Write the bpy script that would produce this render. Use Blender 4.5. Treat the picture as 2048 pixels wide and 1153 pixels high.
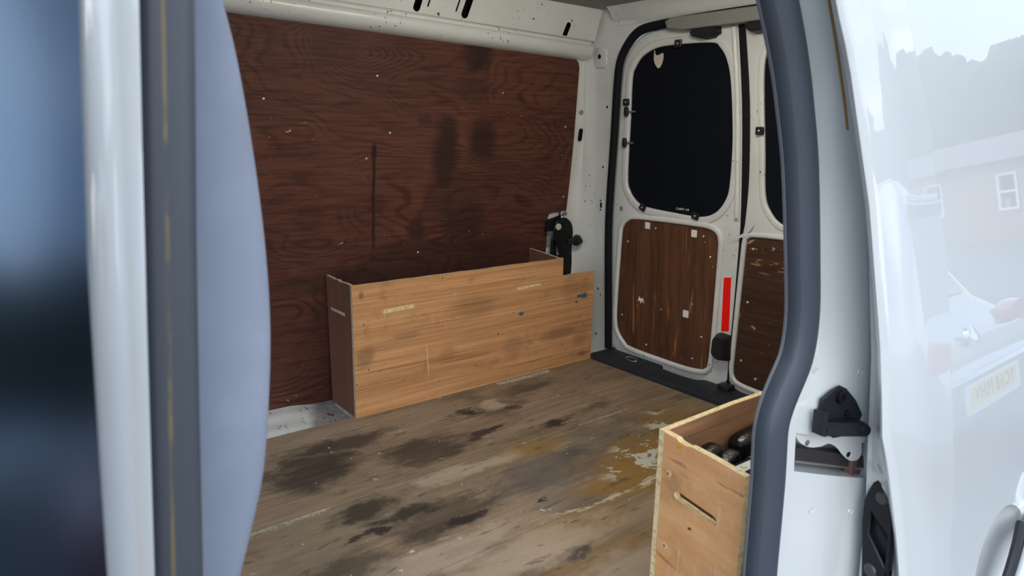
import bpy, bmesh, math, random
from mathutils import Vector, Matrix, noise as mnoise
random.seed(7)
for o in list(bpy.data.objects): bpy.data.objects.remove(o)
scene = bpy.context.scene
COL = scene.collection

# ------------------------------------------------------------------ camera
yaw, pitch, roll = math.radians(51.672), math.radians(-12.7246), math.radians(.9344)
fw = Vector((math.cos(pitch)*math.cos(yaw), math.cos(pitch)*math.sin(yaw), math.sin(pitch)))
rt = Vector((math.sin(yaw), -math.cos(yaw), 0)); up = rt.cross(fw)
r2 = rt*math.cos(roll)+up*math.sin(roll); u2 = -rt*math.sin(roll)+up*math.cos(roll)
cd = bpy.data.cameras.new('camera'); cam = bpy.data.objects.new('camera', cd); COL.objects.link(cam)
m = Matrix.Identity(4)
for i in range(3): m[i][0] = r2[i]; m[i][1] = u2[i]; m[i][2] = -fw[i]
m[2][3] = .87
cam.matrix_world = m
cd.sensor_fit = 'HORIZONTAL'; cd.sensor_width = 36; cd.lens = 1389.4/2048*36
cd.clip_start = .02; cd.clip_end = 300
cd.dof.use_dof = True; cd.dof.focus_distance = 1.9; cd.dof.aperture_fstop = 8
scene.camera = cam

# ------------------------------------------------------------------ view
vs = scene.view_settings
vs.view_transform = 'Standard'; vs.look = 'None'; vs.gamma = 1; vs.use_curve_mapping = False
vs.exposure = 0.83
LAMP = 32                                                  # brightness of the added fill lamp's lens

# ------------------------------------------------------------------ node helper
class NT:
    def __init__(s, tree): s.t = tree; s.n = tree.nodes; s.l = tree.links
    def put(s, sock, v):
        if isinstance(v, bpy.types.NodeSocket): s.l.new(v, sock)
        elif v is not None:
            if hasattr(sock, 'default_value'):
                try: sock.default_value = v
                except Exception: sock.default_value = (*v, 1)
    def math(s, op, a, b=None, c=None, clamp=False):
        n = s.n.new('ShaderNodeMath'); n.operation = op; n.use_clamp = clamp
        s.put(n.inputs[0], a); s.put(n.inputs[1], b); s.put(n.inputs[2], c); return n.outputs[0]
    def vmul(s, v, k):
        n = s.n.new('ShaderNodeVectorMath'); n.operation = 'MULTIPLY'; s.put(n.inputs[0], v); s.put(n.inputs[1], k); return n.outputs[0]
    def vadd(s, v, k):
        n = s.n.new('ShaderNodeVectorMath'); n.operation = 'ADD'; s.put(n.inputs[0], v); s.put(n.inputs[1], k); return n.outputs[0]
    def noise(s, vec, scale, detail=3, rough=.55, dist=0, color=False):
        n = s.n.new('ShaderNodeTexNoise'); s.put(n.inputs['Vector'], vec)
        n.inputs['Scale'].default_value = scale; n.inputs['Detail'].default_value = detail
        n.inputs['Roughness'].default_value = rough; n.inputs['Distortion'].default_value = dist
        return n.outputs['Color' if color else 'Fac']
    def rng(s, v, a, b, c=0, d=1, smooth=True):
        n = s.n.new('ShaderNodeMapRange'); n.interpolation_type = 'SMOOTHSTEP' if smooth else 'LINEAR'
        s.put(n.inputs['Value'], v)
        for k, x in zip(('From Min', 'From Max', 'To Min', 'To Max'), (a, b, c, d)): n.inputs[k].default_value = x
        return n.outputs['Result']
    def mix(s, f, a, b, mode='MIX'):
        n = s.n.new('ShaderNodeMix'); n.data_type = 'RGBA'; n.blend_type = mode
        s.put(n.inputs[0], f); s.put(n.inputs[6], (*a, 1) if isinstance(a, tuple) else a); s.put(n.inputs[7], (*b, 1) if isinstance(b, tuple) else b)
        return n.outputs[2]
    def ramp(s, f, stops):
        n = s.n.new('ShaderNodeValToRGB'); s.put(n.inputs[0], f); e = n.color_ramp.elements
        while len(e) < len(stops): e.new(.5)
        for q, (p, c) in zip(e, stops): q.position = p; q.color = (*c, 1)
        return n.outputs[0]
    def sep(s, v):
        n = s.n.new('ShaderNodeSeparateXYZ'); s.put(n.inputs[0], v); return n.outputs
    def comb(s, x, y, z):
        n = s.n.new('ShaderNodeCombineXYZ'); s.put(n.inputs[0], x); s.put(n.inputs[1], y); s.put(n.inputs[2], z); return n.outputs[0]
    def pos(s): return s.n.new('ShaderNodeNewGeometry').outputs['Position']
    def blob(s, a, b, ca, cb, ra, rb, nz=None, amt=.5, lo=.75, hi=1.15):
        da = s.math('DIVIDE', s.math('SUBTRACT', a, ca), ra); db = s.math('DIVIDE', s.math('SUBTRACT', b, cb), rb)
        d = s.math('SQRT', s.math('ADD', s.math('MULTIPLY', da, da), s.math('MULTIPLY', db, db)))
        if nz is not None: d = s.math('ADD', d, s.math('MULTIPLY', s.math('SUBTRACT', nz, .5), amt*2))
        return s.rng(d, lo, hi, 1, 0)

# ------------------------------------------------------------------ world sky and veiled sun
w = bpy.data.worlds.new('sky'); scene.world = w; w.use_nodes = True
k = NT(w.node_tree); k.n.clear()
tc = k.n.new('ShaderNodeTexCoord').outputs['Generated']
sx, sy, sz = k.sep(tc)
zz = k.math('MAXIMUM', sz, .03)
up_f = k.rng(sz, 0, .7)
blue = k.mix(up_f, (.66, .77, .93), (.30, .47, .80))
plane = k.comb(k.math('DIVIDE', sx, k.math('ADD', zz, .25)), k.math('DIVIDE', sy, k.math('ADD', zz, .25)), 0)
cl = k.noise(plane, 1.7, 7, .58, .3)
clm = k.rng(cl, .46, .63)
skyc = k.mix(clm, blue, (.98, 1.02, 1.06))
hazy = k.mix(k.rng(sz, -.02, .06), (.30, .29, .27), skyc)
bg = k.n.new('ShaderNodeBackground'); k.put(bg.inputs[0], hazy); bg.inputs[1].default_value = 1.0
k.l.new(bg.outputs[0], k.n.new('ShaderNodeOutputWorld').inputs[0])

sd = bpy.data.lights.new('veiled_sun', 'SUN'); sd.energy = 1.4; sd.angle = math.radians(60); sd.color = (1, .98, .95)
so = bpy.data.objects.new('veiled_sun', sd); COL.objects.link(so)
sdir = Vector((.42, .82, -.38)).normalized()          # the way the light travels, in through the side opening
so.rotation_euler = sdir.to_track_quat('-Z', 'Y').to_euler(); so.location = (-2, -5, 6)

# ------------------------------------------------------------------ materials
def mat(name, col=(.5, .5, .5), rough=.5, metal=0, coat=0, spec=.5, emit=None):
    M = bpy.data.materials.new(name); M.use_nodes = True
    b = M.node_tree.nodes['Principled BSDF']
    b.inputs['Base Color'].default_value = (*col, 1); b.inputs['Roughness'].default_value = rough
    b.inputs['Metallic'].default_value = metal; b.inputs['Coat Weight'].default_value = coat
    b.inputs['Coat Roughness'].default_value = .008; b.inputs['Specular IOR Level'].default_value = spec
    return M
def nt(M):
    k = NT(M.node_tree); return k, M.node_tree.nodes['Principled BSDF']
def bump(k, b, h, strength=.3, dist=.002):
    n = k.n.new('ShaderNodeBump'); n.inputs['Strength'].default_value = strength; n.inputs['Distance'].default_value = dist
    k.put(n.inputs['Height'], h); k.l.new(n.outputs[0], b.inputs['Normal'])

PAINT = (.70, .72, .70)
def paint(name, scuff, coat, rough):
    M = mat(name, PAINT, rough, coat=coat); k, b = nt(M); p = k.pos(); b.inputs['Coat IOR'].default_value = 1.5 if scuff else 1.68
    g = k.noise(p, 3.5, 5, .6)
    c = k.mix(k.rng(g, .35, .75, 0, .35 if scuff else .08), PAINT, (.47, .46, .41))
    if scuff:
        st = k.noise(k.vmul(p, (1.6, 1.6, 1)), 70, 2, .5, .4); reg = k.noise(p, 6, 2)
        mk = k.math('MULTIPLY', k.rng(st, .685, .71), k.rng(reg, .49, .60))
        c = k.mix(mk, c, (.05, .05, .055))
    k.put(b.inputs['Base Color'], c); return M
m_in = paint('white_paint_scuffed', True, .25, .38)
m_out = paint('white_paint_gloss', False, 1.0, .35)

def wood(name, grain_axis, across, dark, light, freq, swirl=0, stain=.25, rough=.5, streak=None, stretch=.06):
    """grain lines run along grain_axis; 'across' is the other in-plane axis"""
    M = mat(name, light, rough, spec=.22); k, b = nt(M); p = k.pos(); ax = 'xyz'
    S = [1, 1, 1]; S[ax.index(grain_axis)] = stretch; pv = k.vmul(p, tuple(S))
    w0 = k.noise(p, 1.6, 2, .5)
    fine = k.noise(pv, freq*3, 4, .65)
    if swirl:
        S2 = [1, 1, 1]; S2[ax.index(grain_axis)] = .38
        q = k.vadd(k.vmul(p, tuple(S2)), k.vmul(k.noise(p, 3.2, 2, .5, 0, True), (.10, .10, .10)))
        f = k.noise(q, swirl, 2.5, .5, .25)
        if name == 'lining_ply':
            kx, ky, kz = k.sep(p); f = k.math('ADD', f, k.math('MULTIPLY', k.blob(kx, kz, .985, 1.10, .26, .11, None, 0, 0, 1.0), .20))
        f = k.math('ADD', f, k.math('MULTIPLY', k.noise(k.vmul(p, tuple(.25 if a_ == grain_axis else 1 for a_ in ax)), 28, 2, .6), .012))
        lines = k.math('FRACT', k.math('MULTIPLY', f, freq))
        l1 = k.rng(k.math('ABSOLUTE', k.math('SUBTRACT', lines, .5)), .0, .30)
        slow = k.noise(q, swirl*1.6, 2, .5)
        lw = k.rng(k.noise(p, 7, 3, .6), .3, .7)
        v = k.math('ADD', k.math('ADD', k.math('MULTIPLY', k.math('MULTIPLY', k.math('SUBTRACT', l1, .75), lw), .19), k.math('MULTIPLY', slow, .26)), k.math('MULTIPLY', fine, .74))
    else:
        band = k.noise(pv, freq*.5, 3, .6, .3)
        v = k.math('ADD', k.math('MULTIPLY', fine, .6), k.math('MULTIPLY', band, .4))
    c = k.mix(k.rng(v, .3, .7), dark, light)
    if streak:
        S3 = [60, 60, 60]; S3[ax.index(grain_axis)] = 1.2
        sk = k.noise(k.vmul(p, tuple(S3)), 1.0, 1, .5, .5)
        c = k.mix(k.rng(sk, .66, .76, 0, .8), c, streak)
    c = k.mix(k.rng(w0, .35, .75, 0, stain), c, tuple(x*.45 for x in dark))
    M['_'] = 0
    bump(k, b, fine, .12, .001)
    k.put(b.inputs['Base Color'], c)
    return M, k, b, c, p

# dark red-brown lining with swirling figure and greasy marks
m_line, k, b, c, p = wood('lining_ply', 'x', 'z', (.054, .0185, .0130), (.138, .052, .034), 46, 2.2, .30, .6)
x_, y_, z_ = k.sep(p); nz = k.noise(p, 14, 4, .6)
marks = None
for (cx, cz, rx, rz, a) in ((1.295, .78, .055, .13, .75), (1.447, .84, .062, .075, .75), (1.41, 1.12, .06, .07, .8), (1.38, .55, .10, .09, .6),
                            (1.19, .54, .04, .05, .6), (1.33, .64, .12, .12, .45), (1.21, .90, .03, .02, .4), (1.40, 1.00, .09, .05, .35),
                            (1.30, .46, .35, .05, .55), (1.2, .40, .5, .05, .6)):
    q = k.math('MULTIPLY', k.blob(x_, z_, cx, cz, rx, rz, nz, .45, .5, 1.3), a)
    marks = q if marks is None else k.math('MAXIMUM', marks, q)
dx = k.math('ABSOLUTE', k.math('SUBTRACT', x_, k.math('ADD', 1.030, k.math('MULTIPLY', k.math('SUBTRACT', nz, .5), .012))))
drip = k.math('MULTIPLY', k.math('MULTIPLY', k.rng(dx, .0035, .0075, 1, 0), k.rng(k.noise(p, 22, 3), .3, .6, .45, .95)), k.math('MULTIPLY', k.rng(z_, .44, .46), k.rng(z_, .815, .83, 1, 0)))
drip = k.math('MAXIMUM', drip, k.blob(x_, z_, 1.030, .80, .010, .030, nz, .5, .5, 1.2))
marks = k.math('MAXIMUM', marks, drip)
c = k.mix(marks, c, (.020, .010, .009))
chip = k.math('MULTIPLY', k.rng(k.noise(k.vmul(p, (1, 1, 1.8)), 48, 1, .5, .6), .765, .78), k.rng(k.noise(p, 5, 1), .5, .6))
c = k.mix(chip, c, (.55, .33, .18))
k.put(b.inputs['Base Color'], c)

# rear door boards: vertical grain, pale hairlines
m_dply, k, b, c, p = wood('door_ply', 'z', 'y', (.060, .026, .014), (.150, .066, .034), 26, 0, .3, .5, (.33, .17, .08))
ch = k.math('MULTIPLY', k.rng(k.noise(p, 60, 1, .5, .5), .76, .775), k.rng(k.noise(p, 7, 1), .48, .58))
k.put(b.inputs['Base Color'], k.mix(ch, c, (.6, .42, .26)))
m_dply2, k, b, c, p = wood('door_ply_chipped', 'y', 'z', (.040, .020, .012), (.085, .042, .025), 26, 0, .3, .5)
x_, y_, z_ = k.sep(p)
big = k.math('MULTIPLY', k.rng(k.noise(k.vmul(p, (1, .8, 2.2)), 30, 2, .5, .5), .61, .64), k.rng(z_, .40, .52))
sm = k.math('MULTIPLY', k.rng(k.noise(p, 55, 1, .5, .5), .735, .75), k.rng(k.noise(p, 9, 1), .42, .52))
k.put(b.inputs['Base Color'], k.mix(k.math('MAXIMUM', big, sm), c, (.46, .25, .12)))

# orange plywood of the boxes
m_box, k, b, c, p = wood('box_ply', 'x', 'z', (.40, .190, .078), (.73, .405, .192), 46, 0, .05, .55, (.36, .15, .06), .018)
x_, y_, z_ = k.sep(p); nz = k.noise(p, 16, 4, .6)
dirt = k.math('MULTIPLY', k.rng(k.noise(k.vmul(p, (1, 1, 1.5)), 10, 7, .72), .52, .74), .55)
for (cx, cz, rx, rz, a) in ((.90, .19, .035, .035, .55), (.895, .385, .010, .014, .75), (1.70, .13, .10, .025, .6), (1.81, .10, .05, .04, .4),
                            (1.48, .12, .05, .05, .35), (1.75, .30, .05, .06, .3), (1.05, .235, .06, .012, .4), (1.30, .29, .11, .05, .35), (1.82, .03, .03, .012, .75),
                            (1.20, .145, .04, .03, .3)):
    dirt = k.math('MAXIMUM', dirt, k.math('MULTIPLY', k.blob(x_, z_, cx, cz, rx, rz, nz, .5, .4, 1.3), a))
c = k.mix(dirt, c, (.19, .115, .065))
sp = k.math('MULTIPLY', k.rng(k.noise(p, 75, 1, .5, .3), .755, .77), k.rng(k.noise(p, 6, 1), .42, .52))
c = k.mix(sp, c, (.07, .035, .02))
bl = None
for (cx, cz, r) in ((1.512, .236, .011), (1.793, .263, .010), (1.818, .262, .013), (1.78, .242, .007)):
    q = k.blob(x_, z_, cx, cz, r*1.3, r*.8, nz, .6, .7, 1.1); bl = q if bl is None else k.math('MAXIMUM', bl, q)
c = k.mix(bl, c, (.07, .13, .19))
sc = k.math('MULTIPLY', k.blob(x_, z_, k.math('ADD', 1.123, k.math('MULTIPLY', k.math('SUBTRACT', z_, .13), -.06)), .135, .0016, .07, None, 0, .7, 1), .8)
c = k.mix(sc, c, (.85, .62, .40))
k.put(b.inputs['Base Color'], c)
m_boxend, k, b, c, p = wood('box_end_ply_shaded', 'z', 'y', (.155, .072, .044), (.205, .098, .060), 20, 0, .25, .5)  # darker copy of the box ply; the end's shade is in the colour
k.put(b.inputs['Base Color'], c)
m_nbox, k, b, c, p = wood('near_box_ply', 'y', 'z', (.72, .35, .14), (.90, .52, .24), 14, 0, .15, .5, (.42, .2, .08))
gr = k.math('MULTIPLY', k.rng(k.noise(p, 12, 4, .65), .5, .75), .5)
c = k.mix(gr, c, (.30, .17, .09))
sc = k.math('MULTIPLY', k.rng(k.noise(k.vmul(p, (1, 7, 1)), 18, 1, .5, .8), .68, .71), .35)
k.put(b.inputs['Base Color'], k.mix(sc, c, (.85, .62, .42)))
m_nlong, k, b, c, p = wood('near_box_side_ply', 'x', 'z', (.36, .18, .095), (.56, .31, .165), 22, 0, .15, .55, (.22, .12, .07))
gr = k.math('MULTIPLY', k.rng(k.noise(k.vmul(p, (.4, 1, 1)), 20, 4, .65), .48, .72), .6)
k.put(b.inputs['Base Color'], k.mix(gr, c, (.20, .13, .095)))

def edge_mat(name, col, dark):
    M = mat(name, col, .7); k, b = nt(M); p = k.pos()
    c = k.mix(k.rng(k.noise(p, 120, 3, .6), .4, .7, 0, .8), col, dark); k.put(b.inputs['Base Color'], c); return M
m_edge = edge_mat('ply_edge_fresh', (.80, .64, .36), (.50, .36, .17))
m_edge2 = edge_mat('ply_edge_dirty', (.52, .45, .33), (.24, .20, .15))

# worn floor boards
m_floor, k, b, c, p = wood('floor_ply', 'x', 'y', (.175, .122, .080), (.33, .245, .165), 24, 0, .12, .62)
x_, y_, z_ = k.sep(p); px = k.vmul(p, (.62, 1, 1))
n1 = k.noise(px, 3.4, 6, .62, .2); n2 = k.noise(k.vadd(px, (3, 5, 0)), 6.5, 6, .62, .3); n3 = k.noise(k.vadd(px, (7, 1, 0)), 2.3, 3); nz = k.noise(px, 11, 5, .62)
c = k.mix(k.rng(n1, .50, .74, 0, .85), c, (.085, .062, .045))
c = k.mix(k.rng(n2, .53, .76, 0, .8), c, (.040, .035, .028))
c = k.mix(k.rng(k.noise(k.vadd(px, (2, 9, 0)), 4.2, 6, .65), .48, .68, 0, .5), c, (.19, .17, .11))
c = k.mix(k.rng(n3, .54, .72, 0, .55), c, (.37, .28, .20))
wx = k.noise(k.vadd(px, (11, 2, 0)), 5, 6, .68); wy = k.noise(k.vadd(px, (4, 17, 0)), 5, 6, .68)
x_ = k.math('ADD', x_, k.math('MULTIPLY', k.math('SUBTRACT', wx, .5), .34)); y_ = k.math('ADD', y_, k.math('MULTIPLY', k.math('SUBTRACT', wy, .5), .20))
nz = k.noise(px, 24, 5, .7)
def spots(c, col, lst, amt=.75):
    mk = None
    for (cx, cy, rx, ry, a) in lst:
        q = k.math('MULTIPLY', k.blob(x_, y_, cx, cy, rx, ry, nz, amt, .45, 1.25), a); mk = q if mk is None else k.math('MAXIMUM', mk, q)
    return k.mix(mk, c, col)
c = spots(c, (.060, .066, .074), ((1.16, 1.24, .26, .10, .62), (1.38, 1.26, .14, .12, .5), (1.56, 1.17, .10, .12, .8), (1.05, 1.10, .12, .06, .4)))
c = spots(c, (.23, .13, .028), ((1.46, 1.14, .30, .14, .85), (1.28, 1.09, .20, .08, .8), (1.68, 1.22, .14, .20, .6), (1.00, 1.02, .15, .05, .6), (1.16, 1.38, .12, .05, .6), (.98, .90, .2, .04, .45)))
c = spots(c, (.018, .016, .016), ((.80, 1.20, .09, .035, .92), (.73, 1.29, .10, .03, .85), (.66, 1.36, .10, .05, .8), (.62, 1.26, .035, .015, .9), (1.18, 1.69, .055, .02, .9),
                             (.74, 1.70, .16, .06, .75), (.92, 1.55, .16, .07, .7), (1.32, 1.66, .05, .03, .7), (1.46, 1.76, .12, .05, .55), (.62, 1.62, .10, .10, .75),
                             (1.13, 1.54, .06, .02, .85), (1.35, 1.46, .07, .02, .9), (1.00, 1.13, .02, .01, .9), (.95, .95, .04, .015, .8), (.50, 1.15, .14, .08, .6), (.78, 1.24, .17, .09, .6), (1.62, 1.08, .05, .05, .8)))
c = spots(c, (.44, .36, .27), ((1.25, 1.70, .075, .03, .75), (.72, 1.10, .20, .05, .6), (.95, 1.38, .16, .035, .6), (.85, 1.00, .25, .06, .6), (1.00, .80, .25, .10, .5), (.55, 1.05, .1, .1, .5)))
pt = k.math('MULTIPLY', k.rng(k.noise(px, 17, 5, .65, .4), .555, .585), k.math('MAXIMUM', k.blob(x_, y_, 1.45, 1.14, .22, .11, nz, .4, .5, 1.3), k.blob(x_, y_, 1.65, 1.22, .10, .15, nz, .4, .5, 1.3)))
c = k.mix(pt, c, (.46, .45, .37))
ln = k.math('MULTIPLY', k.blob(x_, y_, 1.2, k.math('ADD', 1.065, k.math('MULTIPLY', k.math('SUBTRACT', nz, .5), .03)), .32, .012, None, 0, .6, 1.1), k.rng(nz, .42, .55))
c = k.mix(ln, c, (.46, .40, .27))
dark2 = k.math('MULTIPLY', k.rng(k.noise(k.vmul(p, (.35, 1.6, 1)), 30, 3, .6, .5), .60, .68), .55)
c = k.mix(dark2, c, (.06, .045, .035))
fleck = k.math('MULTIPLY', k.rng(k.noise(k.vmul(p, (.6, 1, 1)), 62, 1, .5, .5), .745, .76), k.rng(k.noise(p, 4, 1), .40, .52))
c = k.mix(fleck, c, (.55, .45, .33))
k.put(b.inputs['Base Color'], c)

m_rubber = mat('rubber', (.052, .064, .080), .5, spec=.5); m_lip = mat('rubber_lip_highlight', (.26, .29, .33), .5)
m_rubf = mat('rubber_stained', (.075, .085, .10), .5); k, b = nt(m_rubf); p = k.pos(); x_, y_, z_ = k.sep(p)
sxp = k.math('ADD', k.math('MULTIPLY', k.math('SUBTRACT', z_, .75), .082), .0925)
st = k.math('MULTIPLY', k.rng(k.math('ABSOLUTE', k.math('SUBTRACT', x_, sxp)), .0, .0022, 1, 0), k.rng(k.noise(k.vmul(p, (1, 1, .4)), 60, 3), .35, .6))
k.put(b.inputs['Base Color'], k.mix(st, (.075, .085, .10), (.22, .17, .08)))
m_seal2 = mat('rubber_black', (.007, .0075, .010), .7, spec=.2)
m_blk = mat('black_plastic', (.014, .015, .018), .45, spec=.4)
m_blkm = mat('black_enamel', (.008, .008, .010), .42, spec=.35)
m_sill = mat('sill_plastic', (.020, .024, .030), .6, spec=.3)
m_wpan = mat('window_board_black', (.0050, .0065, .011), .7, spec=.10)
m_hole = mat('cavity_dark', (.006, .006, .007), .9, spec=.1)
m_metal = mat('zinc', (.62, .62, .60), .32, 1)
m_lin = mat('roof_lining', (.30, .295, .275), .9)
m_gtrim = mat('grey_trim', (.25, .25, .23), .7)
m_white = mat('white_pad', (.80, .80, .74), .6)
m_torn = mat('torn_patch', (.60, .56, .42), .8)
m_red = mat('red_strip_paint', (1.0, .002, .002), .35); 
m_yel = mat('yellow_label', (.75, .68, .12), .6)
m_rust = mat('rust_line', (.52, .28, .07), .8)
m_seat = mat('seat_fabric', (.34, .375, .45), .95, spec=.2); k, b = nt(m_seat); p = k.pos()
f1 = k.noise(p, 900, 2, .6); f2 = k.noise(p, 9, 4, .6)
k.put(b.inputs['Base Color'], k.mix(k.rng(f2, .4, .8), (.34, .375, .45), (.40, .44, .52))); bump(k, b, f1, .35, .0008)
m_alu = mat('led_board', (.62, .70, .82), .4); m_led = mat('led_phosphor', (.80, .74, .25), .4)
m_lump = mat('black_rubber_glossy', (.010, .010, .011), .30); k, b = nt(m_lump); bump(k, b, k.noise(k.pos(), 160, 3, .6), .5, .003)
m_glass = bpy.data.materials.new('sky_tinted_glass'); m_glass.use_nodes = True; k = NT(m_glass.node_tree); k.n.clear()
tr = k.n.new('ShaderNodeBsdfTransparent'); tr.inputs[0].default_value = (.12, .135, .16, 1)
gl = k.n.new('ShaderNodeBsdfGlossy'); gl.inputs['Roughness'].default_value = .14; gl.inputs[0].default_value = (.48, .69, 1.0, 1)  # gloss colour carries the blue of the reflected sky
fr = k.n.new('ShaderNodeFresnel'); fr.inputs[0].default_value = 1.95
ms = k.n.new('ShaderNodeMixShader'); k.l.new(fr.outputs[0], ms.inputs[0]); k.l.new(tr.outputs[0], ms.inputs[1]); k.l.new(gl.outputs[0], ms.inputs[2])
k.l.new(ms.outputs[0], k.n.new('ShaderNodeOutputMaterial').inputs[0])
m_carglass = mat('car_glass', (.02, .022, .025), .05, coat=1)
m_tarmac = mat('tarmac', (.16, .16, .155), .9); k, b = nt(m_tarmac); p = k.pos()
k.put(b.inputs['Base Color'], k.mix(k.rng(k.noise(p, 1.2, 6, .7), .35, .7), (.15, .15, .145), (.22, .215, .205)))
m_leaf = mat('leaves', (.05, .085, .03), .8); k, b = nt(m_leaf); p = k.pos()
k.put(b.inputs['Base Color'], k.mix(k.rng(k.noise(p, 1.5, 6, .7), .35, .65), (.022, .045, .014), (.09, .14, .05)))
m_bark = mat('bark', (.10, .07, .05), .9)
m_brick = mat('brick_wall', (.34, .22, .17), .9); k, b = nt(m_brick); p = k.pos()
k.put(b.inputs['Base Color'], k.mix(k.rng(k.noise(p, 9, 4, .7), .35, .65), (.30, .19, .15), (.42, .30, .24)))
m_roof = mat('roof_sheet', (.30, .30, .31), .8)

# ------------------------------------------------------------------ mesh helpers
def link(o, parent=None):
    COL.objects.link(o)
    if parent is not None: o.parent = parent
    return o
def wloc(o):
    v = Vector(o.location)
    while o.parent: o = o.parent; v += Vector(o.location)
    return v
def from_mesh(name, me, mats, parent=None, origin=None):
    """mesh given in world coordinates; the object's origin is put at its parent's, or at origin"""
    if not isinstance(mats, (list, tuple)): mats = [mats]
    me.materials.clear()
    for q in mats: me.materials.append(q)
    o = bpy.data.objects.new(name, me); link(o, parent)
    off = wloc(parent) if parent is not None else Vector((0, 0, 0))
    if origin is None:
        vs_ = [v.co for v in me.vertices]
        origin = Vector(((min(v.x for v in vs_)+max(v.x for v in vs_))/2, (min(v.y for v in vs_)+max(v.y for v in vs_))/2, min(v.z for v in vs_)))
    origin = Vector(origin)
    me.transform(Matrix.Translation(-origin)); o.location = origin-off
    return o
def bm_obj(name, bm, mats, parent=None, smooth=None, origin=None):
    bmesh.ops.recalc_face_normals(bm, faces=bm.faces)
    me = bpy.data.meshes.new(name); bm.to_mesh(me); bm.free()
    if smooth is not None: shade(me, smooth)
    return from_mesh(name, me, mats, parent, origin)
def shade(me, ang):
    for f in me.polygons: f.use_smooth = True
    try: me.set_sharp_from_angle(angle=math.radians(ang))
    except Exception: pass
def empty(name, loc, label=None, cat=None, group=None, kind=None, parent=None):
    o = bpy.data.objects.new(name, None); o.empty_display_size = .05; o.location = loc; link(o, parent)
    return tag(o, label, cat, group, kind)
def tag(o, label=None, cat=None, group=None, kind=None):
    if label: o['label'] = label
    if cat: o['category'] = cat
    if group: o['group'] = group
    if kind: o['kind'] = kind
    return o
def frame(origin, a, b):
    """matrix taking local (u,v,w) to world; u along a, v along b (not normalised), w along a x b"""
    a, b = Vector(a), Vector(b); c = a.cross(b).normalized(); M_ = Matrix.Identity(4)
    for i in range(3): M_[i][0] = a[i]; M_[i][1] = b[i]; M_[i][2] = c[i]; M_[i][3] = origin[i]
    return M_
FW = frame((0, 2.075, 0), (1, 0, 0), (0, -.08, 1))        # far side: u=x, v=z, w towards the opening
FD = frame((2.0, 0, 0), (0, 1, 0), (-.055, 0, 1))         # rear doors: u=y, v=z, w towards the rear
FK = frame((0, .285, 0), (1, 0, 0), (0, .12, 1))           # outer skin of the sliding door: u=x, v=z, w outwards
FZ = frame((0, 0, 0), (1, 0, 0), (0, 1, 0))
def cr(pts, n=6, closed=True):
    """Catmull-Rom through pts"""
    out = []; N = len(pts); P = [Vector(p) for p in pts]
    for i in range(N if closed else N-1):
        if closed: a, b_, c_, d = P[(i-1) % N], P[i], P[(i+1) % N], P[(i+2) % N]
        else: a, b_, c_, d = P[max(i-1, 0)], P[i], P[i+1], P[min(i+2, N-1)]
        for j in range(n):
            t = j/n
            out.append(.5*((2*b_)+(c_-a)*t+(2*a-5*b_+4*c_-d)*t*t+(3*b_-a-3*c_+d)*t**3))
    if not closed: out.append(P[-1])
    return [tuple(q) for q in out]
def rrect(u0, v0, u1, v1, r, n=6):
    o = []
    for (cx, cy, a0) in ((u1-r, v1-r, 0), (u0+r, v1-r, 90), (u0+r, v0+r, 180), (u1-r, v0+r, 270)):
        for i in range(n+1):
            a = math.radians(a0+90*i/n); o.append((cx+r*math.cos(a), cy+r*math.sin(a)))
    return o
def ell(cu, cv, ru, rv, n=20, rot=0):
    o = []
    for i in range(n):
        a = 2*math.pi*i/n; x, y = ru*math.cos(a), rv*math.sin(a)
        o.append((cu+x*math.cos(rot)-y*math.sin(rot), cv+x*math.sin(rot)+y*math.cos(rot)))
    return o
def capsule(p, q, r, n=8):
    p, q = Vector(p), Vector(q); a0 = math.atan2(q.y-p.y, q.x-p.x); o = []
    for i in range(n+1): a = a0-math.pi/2+math.pi*i/n; o.append((q.x+r*math.cos(a), q.y+r*math.sin(a)))
    for i in range(n+1): a = a0+math.pi/2+math.pi*i/n; o.append((p.x+r*math.cos(a), p.y+r*math.sin(a)))
    return o
def grow(pts, d):
    N = len(pts); A = sum(pts[i][0]*pts[(i+1) % N][1]-pts[(i+1) % N][0]*pts[i][1] for i in range(N)); s = 1 if A > 0 else -1; o = []
    for i in range(N):
        a, b_, c_ = Vector(pts[i-1]), Vector(pts[i]), Vector(pts[(i+1) % N])
        e1 = (b_-a).normalized() if (b_-a).length > 1e-9 else Vector((1, 0)); e2 = (c_-b_).normalized() if (c_-b_).length > 1e-9 else e1
        nn = Vector((e1.y+e2.y, -(e1.x+e2.x)))*s
        nn = nn.normalized() if nn.length > 1e-9 else Vector((e1.y, -e1.x))*s
        o.append(tuple(b_+nn*d))
    return o
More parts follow.
